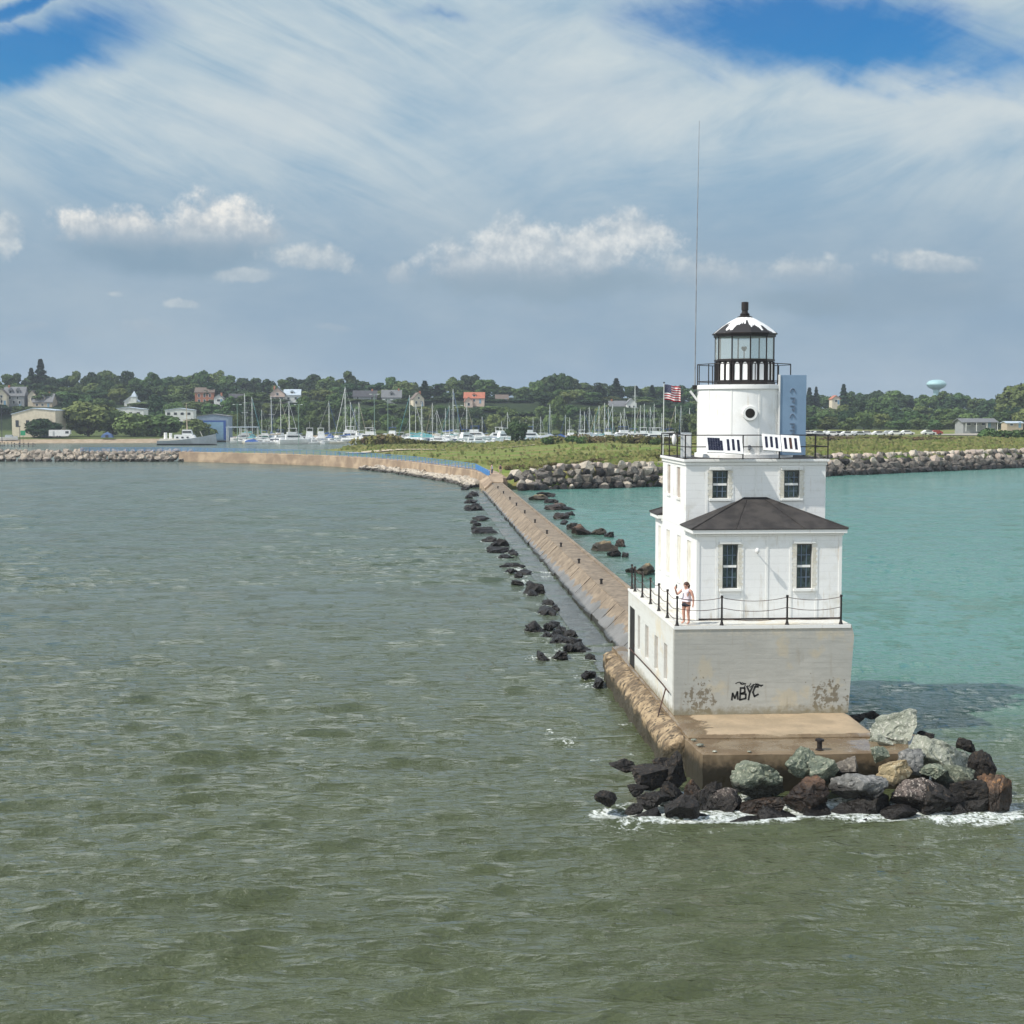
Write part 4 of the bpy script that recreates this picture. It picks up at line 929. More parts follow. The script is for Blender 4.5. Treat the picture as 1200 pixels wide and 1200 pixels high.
at_ = me.attributes.new('foam', 'FLOAT', 'POINT'); at_.data.foreach_set('value', foam.astype(np.float32))
m, g, out = new_mat('lake'); P = g.n('ShaderNodeNewGeometry').outputs['Position']; x, y, z = g.xyz(P)
nb = g.noise(P, .05, 4, .55); nm = g.noise(g.scale(P, (.25,.5,.5)), .35, 4)
turq = g.m('MULTIPLY', g.sm(g.m('ADD', x, g.m('MULTIPLY', g.m('SUBTRACT', nb, .5), 10)), 14.5, 22), g.sm(g.m('ADD', y, g.m('MULTIPLY', g.m('SUBTRACT', nb, .5), 26)), 46, 84))
col = g.mix(g.sm(y, 40, 190), (.074,.087,.040), (.080,.119,.088))
col = g.mix(g.sm(nm, .35, .7, 0, .5), col, (.054,.065,.026))
col = g.mix(turq, col, (.074,.205,.162))
fa = g.n('ShaderNodeAttribute', attribute_name='foam').outputs['Fac']
nf = g.noise(g.scale(P, (1,1.6,1)), 3.4, 7, .68, .8); nf2 = g.noise(P, 9, 4)
fv_ = g.m('ADD', g.m('MULTIPLY', fa, 1.0), g.m('ADD', g.m('MULTIPLY', g.m('SUBTRACT', nf, .5), 1.9), g.m('MULTIPLY', g.m('SUBTRACT', nf2, .5), .5)))
fm = g.m('MULTIPLY', g.sm(fv_, .74, 1.05), g.sm(fa, .05, .3))
col = g.mix(fm, col, g.mix(g.sm(nf2, .35, .65), (.42,.46,.40), (.74,.77,.74)))
b1 = g.noise(g.scale(P, (.7,2.1,1)), 2.4, 4, .6, .2); b2 = g.noise(g.scale(P, (1,1.6,1)), 5.5, 4, .6)
fd = g.sm(y, 60, 330, 1, .35)
b4 = g.noise(g.scale(P, (.17,.15,.2)), 1.0, 4, .62)
b3 = g.noise(g.scale(P, (.22,.62,.5)), 1.0, 4, .6)
rdg = g.m('SUBTRACT', 1.0, g.m('ABSOLUTE', g.m('SUBTRACT', g.m('MULTIPLY', g.noise(g.scale(P, (.42,1.6,1)), 1.15, 3, .5, .25), 2.0), 1.0)))
rdg2 = g.m('SUBTRACT', 1.0, g.m('ABSOLUTE', g.m('SUBTRACT', g.m('MULTIPLY', g.noise(g.scale(P, (.6,1.9,1)), 2.8, 3, .5, .3), 2.0), 1.0)))
terms = [g.m('MULTIPLY', rdg, 1.9), g.m('MULTIPLY', rdg2, .4), g.m('MULTIPLY', b3, g.sm(y, 60, 190, 0, 7.5)), g.m('MULTIPLY', b4, g.sm(y, 80, 260, 0, 8.0)), g.m('MULTIPLY', b1, .8), g.m('MULTIPLY', b2, g.m('MULTIPLY', fd, .42))]
bmp = terms[0]
for t_ in terms[1:]: bmp = g.m('ADD', bmp, t_)
finish(g, out, col, g.m('ADD', g.sm(y, 60, 260, .05, .15), g.m('MULTIPLY', fm, .6)), spec=.5, IOR=1.50, bump=bmp, bstr=1.0, bdist=.12)
tag(link('lake_water', me, 'lake'), kind='structure')

# ------------------------------------------------------------------ land
def sdf(poly, X, Y):
    d = np.full(X.shape, 1e9); ins = np.zeros(X.shape, bool); n = len(poly)
    for i in range(n):
        ax, ay = poly[i]; bx, by = poly[(i+1)%n]; ex, ey = bx-ax, by-ay; wx, wy = X-ax, Y-ay
        t = np.clip((wx*ex+wy*ey)/(ex*ex+ey*ey), 0, 1); d = np.minimum(d, (wx-ex*t)**2+(wy-ey*t)**2)
        c1 = (ay <= Y) != (by <= Y)
        with np.errstate(divide='ignore', invalid='ignore'): xi = ax+(Y-ay)*ex/(ey if ey != 0 else 1e-9)
        ins ^= c1 & (X < xi)
    return np.where(ins, 1, -1)*np.sqrt(d)
SPIT = [(-56,390),(-19,357),(1.8,310.5),(8.8,284),(13.4,265),(15.5,245.5),(25,247.5),(46,256.5),(87,294.5),(145,336),(217,384),(460,540),(460,700),(150,700),(136,560),(118,500),(95,478),(30,462),(-16,444),(-26,400),(-50,396)]
MAIN = [(-900,612),(-150,612),(-108,616),(-80,640),(-74,705),(140,705),(140,600),(1200,600),(1200,2600),(-900,2600)]
def h_spit(X, Y): return 2.42 + 1.5*sm01(X, 16, 50) + .35*sm01(Y, 330, 420) + .25*np.sin(X*.11)*np.sin(Y*.09)
def h_main(X, Y):
    L = 2.2 + 15.5*sm01(Y, 725, 815) + 5*sm01(Y, 820, 1000); Rr = 3.6 + 10*sm01(Y, 700, 980)
    t = sm01(X, 120, 300); return L*(1-t)+Rr*t + 20*sm01(Y, 1100, 1700)*0
def ground_z(x, y):
    X_, Y_ = np.array([float(x)]), np.array([float(y)])
    a = sdf(SPIT, X_, Y_)[0]; b = sdf(MAIN, X_, Y_)[0]
    return float(max(h_spit(X_,Y_)[0] if a > 1 else -2, h_main(X_,Y_)[0] if b > 6 else -2))
def land(name, poly, hf, x0, x1, y0, y1, st, edge, mat):
    xs = np.arange(x0, x1+st, st); ys = np.arange(y0, y1+st, st); Xg, Yg = np.meshgrid(xs, ys, indexing='xy')
    sd = sdf(poly, Xg, Yg); Zg = -2 + (hf(Xg, Yg)+2)*sm01(sd, -edge*.6, edge)
    n1, n2 = Xg.shape; id_ = np.arange(n1*n2).reshape(n1,n2)
    qq = np.stack([id_[:-1,:-1], id_[:-1,1:], id_[1:,1:], id_[1:,:-1]], -1).reshape(-1,4)
    keep = (sd.ravel()[qq] > -edge*2).any(1); qq = qq[keep]
    used = np.unique(qq); remap = np.full(n1*n2, -1); remap[used] = np.arange(len(used))
    vv = np.stack([Xg.ravel(), Yg.ravel(), Zg.ravel()], -1)[used]
    me = bpy.data.meshes.new(name); me.from_pydata(vv.tolist(), [], remap[qq].tolist()); me.update()
    return tag(link(name, me, mat, None, 'all'), kind='structure')
land('grass_field', SPIT, h_spit, -62, 465, 238, 704, 2.5, 3.0, 'field_ground')
land('hillside', MAIN, h_main, -900, 1200, 600, 2600, 10.0, 12.0, 'shore_ground')
# footpath and the parking ground, as thin sheets on the field
def strip(name, pts, w, mat, lift=.25):
    vs = []; P_ = [Vector(p) for p in pts]
    L = sum((b-a).length for a,b in zip(P_,P_[1:])); n = max(2,int(L/4))
    for i in range(n+1):
        p, d = path_at(P_, L*i/n); nn = Vector((-d.y,d.x))
        for sgn in (-1,1):
            q = p+nn*sgn*w*.5; vs.append((q.x,q.y,ground_z(q.x,q.y)+lift))
    mb = MB().add(vs, [(2*i,2*i+1,2*i+3,2*i+2) for i in range(n)]); return tag(mb.build(name, mat), kind='structure')
strip('footpath', [(-16,372),(-4,392),(14,404),(38,408)], 4.5, 'sand_path')
strip('parking_ground', [(135,520),(190,528),(260,540)], 26, 'tan_lot')
# ------------------------------------------------------------------ plants
def bx(px, Y, py=495): return at_y(px, py, Y).x
def quads_mesh(name, C, N, S, rs_):
    n = len(C); N = N/np.maximum(np.linalg.norm(N,axis=1,keepdims=True),1e-6)
    t = rs_.normal(size=(n,3)); t -= N*(t*N).sum(1,keepdims=True); t /= np.maximum(np.linalg.norm(t,axis=1,keepdims=True),1e-6); b = np.cross(N,t)
    S = S[:,None]; a1 = rs_.uniform(.6,1.2,(n,1)); k = rs_.uniform(-.3,.3,(n,4,1))
    v = np.stack([C-t*S-b*S*a1*(1+k[:,0]), C+t*S*(1+k[:,1])-b*S*a1, C+t*S+b*S*a1*(1+k[:,2]), C-t*S*(1+k[:,3])+b*S*a1],1).reshape(-1,3)
    me = bpy.data.meshes.new(name); me.vertices.add(n*4); me.vertices.foreach_set('co', v.astype(np.float32).ravel())
    me.loops.add(n*4); me.loops.foreach_set('vertex_index', np.arange(n*4,dtype=np.int32)); me.polygons.add(n); me.polygons.foreach_set('loop_start', np.arange(0,n*4,4,dtype=np.int32)); me.update(calc_edges=True)
    return me
def crown(seed, kind):
    q = np.random.RandomState(seed)
    if kind == 'conifer':
        n = 1500; h = q.uniform(0,1,n)**.8; rad = 3.1*(1-h)**.85*(.72+.28*np.sin(h*46+q.uniform(0,6)))*np.sqrt(q.uniform(.35,1,n)); a = q.uniform(0,6.28,n)
        C = np.stack([rad*np.cos(a), rad*np.sin(a), 1.2+h*13.6-rad*.18],1); N = np.stack([np.cos(a)*.5,np.sin(a)*.5,np.ones(n)*.8],1)+q.normal(0,.4,(n,3)); S = q.uniform(.22,.48,n)
        return quads_mesh('crown', C, N, S, q)
    if kind == 'shrub':
        n = 520; a = q.uniform(0,6.28,n); u = q.uniform(0,1,n)
        lob = np.stack([q.normal(0,.6,7), q.normal(0,.6,7), q.uniform(.45,1.0,7)],1); li = q.randint(0,7,n); d = q.normal(size=(n,3)); d /= np.linalg.norm(d,axis=1,keepdims=True); r = q.uniform(.35,.75,7)[li][:,None]*q.uniform(.75,1.08,(n,1))
        C = lob[li]+d*r*np.array([1,1,.9]); C[:,2] = np.maximum(C[:,2],.03); N = d+q.normal(0,.5,(n,3)); return quads_mesh('foliage', C, N, q.uniform(.06,.16,n), q)
    nl = q.randint(22,31); Cc = []; Nn = []; Sz = []
    tall = q.uniform(.85,1.1); lobes = []
    for i in range(nl):
        d = q.normal(size=3); d /= np.linalg.norm(d); rr = q.uniform(.35,1.0)**.5
        c = np.array([d[0]*3.9*rr, d[1]*3.9*rr, 7.0+d[2]*4.9*rr*tall]); r = q.uniform(1.5,2.7)*(1-.20*(c[2]-7)/5); lobes.append((c, r))
    for c, r in lobes:
        n = int(46*r**1.6); d = q.normal(size=(n,3)); d[:,2] = np.where(q.uniform(size=n)<.35, np.abs(d[:,2]), d[:,2]); d /= np.linalg.norm(d,axis=1,keepdims=True)
        rad = r*q.uniform(.72,1.08,(n,1)); p = c+d*rad*np.array([1,1,.82]); keep = np.ones(n,bool)
        for c2, r2 in lobes:
            if c2 is not c: keep &= np.linalg.norm((p-c2)/np.array([1,1,.82]),axis=1) > r2*.68
        p, d = p[keep], d[keep]; Cc.append(p); Nn.append(d+q.normal(0,.45,d.shape)); Sz.append(q.uniform(.20,.46,len(p)))
    return quads_mesh('crown', np.concatenate(Cc), np.concatenate(Nn), np.concatenate(Sz), q)
def trunk_mesh(seed, kind):
    q = random.Random(seed); mb = MB(); H = 13.5 if kind == 'conifer' else 7.5
    mb.tube([(q.uniform(-.15,.15)*t, q.uniform(-.15,.15)*t, H*t) for t in (0,.1,.35,.7,1)], [.42,.30,.25,.18,.06], 7)
    if kind != 'conifer':
        for i in range(6):
            a = i*1.05+q.uniform(-.3,.3); z0 = q.uniform(2.6,5); L = q.uniform(2.4,3.8)
            mb.tube([(0,0,z0),(math.cos(a)*L*.5,math.sin(a)*L*.5,z0+1.6),(math.cos(a)*L,math.sin(a)*L,z0+3.4)],[.16,.11,.04],5)
    me = bpy.data.meshes.new('trunk'); me.from_pydata(mb.v, [], mb.f); me.update(); me.materials.append(MATS['bark']); return me
TM = {}
for i in range(10): TM[('round',i)] = (crown(200+i,'round'), trunk_mesh(i,'round'))
for i in range(3): TM[('conifer',i)] = (crown(300+i,'conifer'), trunk_mesh(40+i,'conifer'))
for i in range(4): TM[('shrub',i)] = (crown(400+i,'shrub'), None)
for i in range(4):
    mb = MB(); qq_ = random.Random(i)
    for k in range(7): a = qq_.uniform(0,6.28); mb.tube([(0,0,0),(math.cos(a)*.25,math.sin(a)*.25,.5),(math.cos(a)*.6,math.sin(a)*.6,1.0)],[.03,.02,.008],4)
    me = bpy.data.meshes.new('stem'); me.from_pydata(mb.v, [], mb.f); me.update(); me.materials.append(MATS['bark']); TM[('shrub',i)] = (TM[('shrub',i)][0], me)
def leafed(base, mat, part):
    o = bpy.data.objects.new(part, base); COL.objects.link(o)
    if not base.materials: base.materials.append(MATS['leaf_mid'])
    o.material_slots[0].link = 'OBJECT'; o.material_slots[0].material = MATS[mat]; return o
TREES = []
def tree(px, top, wpx, Y, kind, mat, look, row, name=None):
    X_ = bx(px, Y); gz = max(ground_z(X_, Y), 0.5); tz = at_y(px, top, Y).z; h = max(tz-gz, 3.0); w = wpx*Y/FPX
    i = RNG.randrange(10 if kind == 'round' else 3); cm, tm = TM[(kind,i)]
    if kind == 'round': sc_ = (w/12.2, w/12.2*RNG.uniform(.9,1.1), h/13.2)
    else: sc_ = (w/6.2, w/6.2, h/14.9)
    t = thing(name or ('conifer_tree' if kind == 'conifer' else 'broadleaf_tree'), '', 'tree', (X_,Y,gz-.2), RNG.uniform(0,6.28), 'trees along the shore and bluff', sc_)
    c = leafed(cm, mat, 'crown'); c.parent = t
    k = bpy.data.objects.new('trunk', tm); COL.objects.link(k); k.parent = t
    TREES.append([px, t, look, row]); return t
# places kept open so that the houses show between the trees: (px0, px1, lowest row seen, distance)
CLEAR = [(0,31,474,800),(34,66,478,800),(146,164,478,800),(229,253,470,830),(251,263,472,800),(316,348,471,820),(413,442,474,830),(446,474,471,830),(480,498,475,800),(541,572,475,800),(579,597,470,830),(712,748,482,800),(970,986,474,800),(1120,1170,501,600),(232,272,512,640),(20,76,508,640),(138,174,486,680),(196,232,486,690)]
def clear_top(px, w, top, Y):
    for a,b,yb,hy in CLEAR:
        if Y < hy and a-w*.20 < px < b+w*.20: top = max(top, yb-1)
    return top
PROF = [(-40,436),(0,434),(25,434),(48,436),(70,438),(100,433),(130,430),(165,435),(200,438),(230,429),(265,433),(285,438),(300,441),(350,438),(385,436),(405,431),(425,439),(440,446),(455,438),(490,440),(500,447),(520,446),(540,437),(555,435),(585,447),(610,450),(640,438),(655,434),(670,440),(700,447),(740,452),(780,449),(800,450),(850,452),(900,456),(945,460),(975,462),(1010,454),(1040,453),(1060,459),(1090,459),(1130,457),(1160,463),(1185,452),(1200,450),(1250,452)]
def prof(px): return float(np.interp(px, [p[0] for p in PROF], [p[1] for p in PROF]))
rg = random.Random(31); px = -24
LM = {'leaf_mid':'rounded green tree','leaf_dark':'dark green tree','leaf_olive':'light olive green tree','leaf_conifer':'dark pointed conifer'}
while px < 1228:
    w = rg.uniform(24,36); Y = rg.uniform(885,965) if px < 800 else rg.uniform(860,940)
    mt = rg.choice(['leaf_mid','leaf_dark','leaf_mid','leaf_dark','leaf_olive']); tree(px, prof(px)+rg.uniform(-1.5,4), w, Y, 'round', mt, LM[mt], 'on the skyline'); px += w*.60
px = -20
while px < 1225:
    w = rg.uniform(24,36); Y = rg.uniform(825,870) if px < 800 else rg.uniform(760,810)
    mt = rg.choice(['leaf_mid','leaf_dark','leaf_mid','leaf_olive']); tp = clear_top(px, w, prof(px)+rg.uniform(10,19), Y)
    if tp < 486: tree(px, tp, w, Y, 'round', mt, LM[mt], 'in the middle row')
    px += w*.66
px = -14
while px < 1220:
    w = rg.uniform(22,34); Y = rg.uniform(745,785) if px < 800 else rg.uniform(625,700)
    base = prof(px)+rg.uniform(22,33); mt = rg.choice(['leaf_mid','leaf_mid','leaf_olive','leaf_dark']) if px < 800 else rg.choice(['leaf_olive','leaf_mid','leaf_olive'])
    tp = clear_top(px, w, base, Y)
    if tp < 492: tree(px, tp, w, Y, 'round', mt, LM[mt], 'in the front row')
    px += w*.70
px = -10
while px < 1215:
    w = rg.uniform(30,42); Y = rg.uniform(790,822) if px < 800 else rg.uniform(700,745)
    mt = rg.choice(['leaf_mid','leaf_dark','leaf_olive']); tp = clear_top(px, w, prof(px)+rg.uniform(17,25), Y)
    if tp < 490: tree(px, tp, w, Y, 'round', mt, LM[mt], 'in the lower row')
    px += w*.80
px = 276
while px < 800:
    w = rg.uniform(18,30); Y = rg.uniform(712,735); mt = rg.choice(['leaf_olive','leaf_mid','leaf_olive'])
    tree(px, rg.uniform(481,491), w, Y, 'round', mt, LM[mt], 'behind the marina masts'); px += w*.8
for px,tp,w,Y in ((49,421,30,905),(38,431,24,900),(722,443,26,900),(702,452,34,860),(707,455,20,850),(948,454,20,880),(956,453,15,882),(988,450,22,880),(764,451,20,890),(745,452,24,895),(498,446,26,840),(512,451,20,850)):
    tree(px, tp, w, Y, 'conifer', 'leaf_conifer', LM['leaf_conifer'], 'on the skyline')
for px,tp,w,Y,mt,lab in ((103,464,78,652,'leaf_olive','large spreading olive tree in front of the pale roofed sheds'),(131,472,44,650,'leaf_mid','dark side of twin tree crown above the blue tent'),(50,486,48,628,'leaf_dark','small round dark tree before the cream shed'),(158,481,56,640,'leaf_olive','broad low tree between blue tent and grey patrol ship'),(188,479,56,645,'leaf_mid','broad tree behind the stern of grey patrol ship'),
        (232,488,48,630,'leaf_olive','low wide tree behind the bow of grey patrol ship'),(340,484,48,700,'leaf_mid','leaning dark tree standing behind the white marina boats'),(607,490,33,452,'leaf_dark','round dark bush-like tree alone on the grass in front of marina'),(650,432,34,905,'leaf_dark','tallest open-topped tree rising above the skyline'),(661,433,26,900,'leaf_mid','second open-topped tree beside the tallest skyline tree'),(1190,450,60,720,'leaf_olive','very large green tree above the picnic pavilion'),(1112,463,40,880,'leaf_dark','dark broad tree just beside the water tower')):
    t = tree(px, tp, w, Y, 'round', mt, None, None); t.location.z -= .16*13.2*t.scale.z*.6 if Y < 720 else 0; t.scale.z *= 1.096 if Y < 720 else 1; t['label'] = lab; t['group'] = 'single trees near the shore'
LANDM = [(15,'grey dormered house'),(160,'white towered house'),(252,'blue-grey boat hall'),(330,'pink roofed villa'),(428,'long dark house'),(489,'cream peaked house'),(556,'red roofed house'),(653,'tallest skyline tree'),(731,'white gabled bungalow'),(871,'lighthouse lantern'),(978,'tiny cream house'),(1097,'water tower'),(1145,'picnic pavilion')]
def place_words(items, fmt, landm=LANDM, span=None):     # items: [px, object, look, row]; words that single each one out
    seen = {}
    rows = {}
    for it in items:
        if it[2] is None: continue
        L = min(landm, key=lambda l: abs(l[0]-it[0])); side = 'left' if it[0] < L[0] else 'right'
        rows.setdefault((it[3], L[1], side), []).append((abs(it[0]-L[0]), it))
    for (row, lm, side), v in rows.items():
        v.sort(key=lambda t: t[0])
        for i,(d,it) in enumerate(v): it[1]['label'] = fmt.format(look=it[2], row=row, n=ordinal(i+1), side=side, lm=lm)
place_words(TREES, '{look} {row}, {n} {side} of {lm}')
SHR = []
def shrub(px, Y, w, h, mat, look, row):
    X_ = bx(px, Y); gz = ground_z(X_,Y); i = RNG.randrange(4); cm, sm = TM[('shrub',i)]
    t = thing('shrub', '', 'shrub', (X_,Y,gz-.05), RNG.uniform(0,6.28), 'shrubs on the grassy spit', (w/2.6,w/2.6,h/1.6))
    c = leafed(cm, mat, 'foliage'); c.parent = t; k = bpy.data.objects.new('stem', sm); COL.objects.link(k); k.parent = t
    SHR.append([px, t, look, row])
for px,Y,w,h,mt in ((412,446,6,2.4,'leaf_bush'),(421,442,7,3.2,'leaf_bush'),(432,440,8,4.2,'leaf_bush'),(443,441,8,4.5,'leaf_dry'),(454,441,8,4.4,'leaf_bush'),(465,443,8,3.4,'leaf_bush'),(477,445,7,2.6,'leaf_bush'),(489,446,7,2.0,'leaf_bush'),(503,447,6,1.7,'leaf_bush'),(518,448,6,1.5,'leaf_bush'),(534,448,6,1.4,'leaf_olive')):
    shrub(px, Y, w, h, mt, 'brownish bush' if mt == 'leaf_dry' else 'olive bush', 'of the mound')
for px in range(642,792,10): shrub(px+rg.uniform(-3,3), rg.uniform(395,418), rg.uniform(4,7), rg.uniform(1.6,3.0), rg.choice(['leaf_bush','leaf_dry','leaf_bush','leaf_mid']), 'wild bush', 'of hedge band')
for px in range(596,782,9): shrub(px+rg.uniform(-3,3), rg.uniform(268,276), rg.uniform(1.6,2.8), rg.uniform(.8,1.5), rg.choice(['leaf_dry','leaf_bush','leaf_bush']), 'low bush', 'behind the boulders')
for px in list(range(972,1140,13)): shrub(px+rg.uniform(-4,4), rg.uniform(425,450), rg.uniform(4,7), rg.uniform(1.2,2.0), rg.choice(['leaf_dry','leaf_bush','leaf_dry']), 'dry tan bush', 'before parked cars')
for px in (1158,1168,1178,1189,1199): shrub(px, rg.uniform(455,470), 8, rg.uniform(3,4), 'leaf_mid', 'dark green bush', 'of dark clump')
place_words(SHR, '{look} {row}, {n} {side} of {lm}', LANDM+[(607,'round dark tree')])
# tall grass: too many blades to count
q = np.random.RandomState(9); n = 26000
gx_ = q.uniform(-20,330,n*3); gy_ = q.uniform(255,480,n*3); inside = sdf(SPIT, gx_, gy_) > 5.5
mown = (gy_ > 300+gx_*.55) & (gy_ < 395+gx_*.2) & (gx_ < 75)
sel = inside & ~(mown & (q.uniform(size=n*3) < .93)) & (gx_/np.maximum(gy_,1) < .47); gx_, gy_ = gx_[sel][:n], gy_[sel][:n]
gz_ = h_spit(gx_, gy_); hh_ = q.uniform(.25,.75,len(gx_))*(1+.6*np.sin(gx_*.21+np.sin(gy_*.13)*2)*np.sin(gy_*.17))
C_ = np.stack([gx_,gy_,gz_+hh_*.5],1); N_ = np.stack([q.normal(0,.6,len(gx_)),-np.ones(len(gx_)),q.uniform(.1,.9,len(gx_))],1)
gme = quads_mesh('tall_grass', C_, N_, np.clip(hh_*.5,.10,.45), q); tag(link('tall_grass', gme, 'grass_blade'), 'tall wild grass covering the spit behind the breakwater', 'grass', kind='stuff')

# ------------------------------------------------------------------ buildings
def house(px, Y, base_y, w, d, he, hr, wall, roof, label, ang=0, gable=False, wins=(), chim=None, dormers=0, door=True, name='house', cat='house', over=.4, porch=False, tower=False):
    X_ = bx(px, Y, base_y); z0 = at_y(px, base_y, Y).z; loc = (X_,Y,z0)
    t = thing(name, label, cat, loc, R(ang))
    mb = MB()
    if gable:      # ridge runs away from the viewer
        mb.add([(-w/2,-d/2,-4),(w/2,-d/2,-4),(w/2,-d/2,he),(0,-d/2,he+hr),(-w/2,-d/2,he),(-w/2,d/2,-4),(w/2,d/2,-4),(w/2,d/2,he),(0,d/2,he+hr),(-w/2,d/2,he)],
               [(0,1,2,3,4),(9,8,7,6,5),(1,6,7,2),(0,4,9,5)])
        e = over; k = hr/(w/2)
        rfm = MB()
        for s in (-1,1):
            a = [(s*(w/2+e),-d/2-e,he-e*k),(0,-d/2-e,he+hr),(0,d/2+e,he+hr),(s*(w/2+e),d/2+e,he-e*k)]
            rfm.add(a+[(x,y,z+.22) for x,y,z in a],[(0,1,2,3),(7,6,5,4),(0,4,5,1),(2,6,7,3),(0,3,7,4),(1,5,6,2)])
    else:
        mb.add([(-w/2,-d/2,-4),(w/2,-d/2,-4),(w/2,d/2,-4),(-w/2,d/2,-4),(-w/2,-d/2,he),(w/2,-d/2,he),(w/2,d/2,he),(-w/2,d/2,he),(-w/2,0,he+hr),(w/2,0,he+hr)],
               [(0,1,5,4),(2,3,7,6),(1,2,6,9,5),(3,0,4,8,7)])
        e = over; k = hr/(d/2); rfm = MB()
        for s in (-1,1):
            a = [(-w/2-e,s*(d/2+e),he-e*k),(w/2+e,s*(d/2+e),he-e*k),(w/2+e,0,he+hr),(-w/2-e,0,he+hr)]
            rfm.add(a+[(x,y,z+.22) for x,y,z in a],[(0,1,2,3),(7,6,5,4),(0,4,5,1),(2,6,7,3),(0,3,7,4),(1,5,6,2)])
    mb.build('wall', wall, t); r = rfm.build('roof', roof, t)
    if chim is not None: MB().box(chim-.45,chim+.45,-.45,.45,he+hr*.3,he+hr+1.1).build('chimney', 'wall_brick', r)
    for i in range(dormers):
        xx = (i-(dormers-1)/2)*w/max(dormers,1)*.7
        dm = MB().box(xx-1.0,xx+1.0,-d*.40,-d*.1,he+hr*.22,he+hr*.62).build('dormer', wall, r)
        MB().add([(xx-1.25,-d*.43,he+hr*.60),(xx+1.25,-d*.43,he+hr*.60),(xx,-d*.43,he+hr*.92),(xx-1.25,-d*.05,he+hr*.60),(xx+1.25,-d*.05,he+hr*.60),(xx,-d*.05,he+hr*.92)],[(0,1,2),(5,4,3),(0,2,5,3),(1,4,5,2),(0,3,4,1)]).build('dormer_roof', roof, dm)
        MB().box(xx-.55,xx+.55,-d*.40-.05,-d*.40+.02,he+hr*.28,he+hr*.56).build('dormer_window', 'pane_dark', dm)
    for x,z,ww,wh in wins:
        f = MB().box(x-ww/2-.14,x+ww/2+.14,-d/2-.07,-d/2+.02,z-wh/2-.14,z+wh/2+.14).build('window', 'wall_white', t)
        MB().box(x-ww/2,x+ww/2,-d/2-.085,-d/2-.071,z-wh/2,z+wh/2).build('pane', 'pane_dark', f)
    if door: MB().box(w*.3-.55,w*.3+.55,-d/2-.06,-d/2+.02,-.4,2.0).build('door', 'door_blue', t)
    if porch:
        ph_ = min(2.5, he-.2)
        p = MB().box(-w/2-.2,w/2+.2,-d/2-2.4,-d/2-.02,ph_,ph_+.25).build('porch_roof', roof, t)
        for i in range(4): x = -w/2+.3+(w-.6)*i/3; MB().box(x-.12,x+.12,-d/2-2.3,-d/2-2.06,-2,ph_).build('porch_post', 'wall_white', t)
    if tower:
        q_ = MB().box(w*.05,w*.45,-d/2-1.2,-d/2+1.8,-4,he+2.4).build('stair_tower', wall, t)
        MB().add([(w*.02,-d/2-1.5,he+2.4),(w*.48,-d/2-1.5,he+2.4),(w*.48,-d/2+2.1,he+2.4),(w*.02,-d/2+2.1,he+2.4),(w*.25,-d/2+.3,he+5.6)],[(0,1,4),(1,2,4),(2,3,4),(3,0,4),(3,2,1,0)]).build('tower_roof', roof, q_)
    return t
house(19,800,475,11,9,5.2,4.6,'wall_grey','roof_grey','grey two-storey house with two roof dormers beside the edge of frame',0,False,[(-3,1.6,1,1.5),(0,1.6,1,1.5),(3,1.6,1,1.5),(-2,4.0,1,1.3),(2,4.0,1,1.3)],-3.5,2)
house(3,790,474,5.5,8,5.2,3.2,'wall_cream','roof_brown','narrow cream gabled house adjoining the grey dormered house',8,True,[(0,1.6,1,1.4),(0,4.2,1,1.2)])
house(40,800,471,4.6,8,3.4,2.6,'wall_cream','roof_brown','little cream gabled house beside the grey-roofed bungalow',0,True,[(0,1.5,1,1.4)])
house(53,798,477,10.5,8,2.8,4.2,'wall_tan','roof_grey','grey-roofed bungalow with tan front on the bluff above sheds',-6,False,[(-3,1.2,1.2,1.2),(0,1.2,1.2,1.2)],2.5,1)
house(155,800,478,7,7,3.6,2.6,'wall_white','roof_pale','white towered house among the trees above pale shed roof',0,True,[(-1.6,1.5,1,1.5)],None,0,True,'house','house',.4,False,True)
house(241,830,474,10.5,9,6.8,2.6,'wall_brick','roof_brown','tall brownish brick house with flat-looking roof behind the boat hall',0,False,[(-3,2,1.1,1.7),(0,2,1.1,1.7),(3,2,1.1,1.7),(-3,5,1.1,1.7),(0,5,1.1,1.7),(3,5,1.1,1.7)],3)
house(257,800,472,5,6,2.6,1.8,'wall_white','roof_grey','small bright white cottage right beside the tall brownish brick house',0,True,[(0,1.3,1.6,1.1)],1.2)
house(279,800,471,9,6,1.8,2.4,'wall_grey','roof_dark','low dark-roofed house beside the small white cottage',0,False,[(-2,1,1.2,1)])
house(326,820,471,8,8,4.6,3.2,'wall_pink','roof_grey','pink villa with stepped roofs above the marina trees',0,True,[(-1.8,1.6,1,1.5),(1.8,1.6,1,1.5),(0,4.3,1.2,1.3)],-2,0,True,'villa','villa',.5,True)
house(343,822,470,9,8,3.4,3.0,'wall_white','roof_pale','white wing house with pale roof adjoining the pink villa',0,False,[(-2,1.5,1.2,1.3),(2,1.5,1.2,1.3)],None,1)
house(428,830,475,13,9,5.0,3.2,'wall_grey','roof_dark','long dark slate-roofed house with white porch above masts',0,False,[(-4.5,1.6,1,1.6),(-1.5,1.6,1,1.6),(1.5,1.6,1,1.6),(-4,4.0,1,1.2),(4,4,1,1.2)],4,0,True,'house','house',.5,True)
house(459,830,471,11,9,2.6,4.0,'wall_grey','roof_grey','grey-roofed house with one white gabled dormer beside the long dark house',0,False,[(-3,1.2,1,1.2),(3,1.2,1,1.2)],4,1)
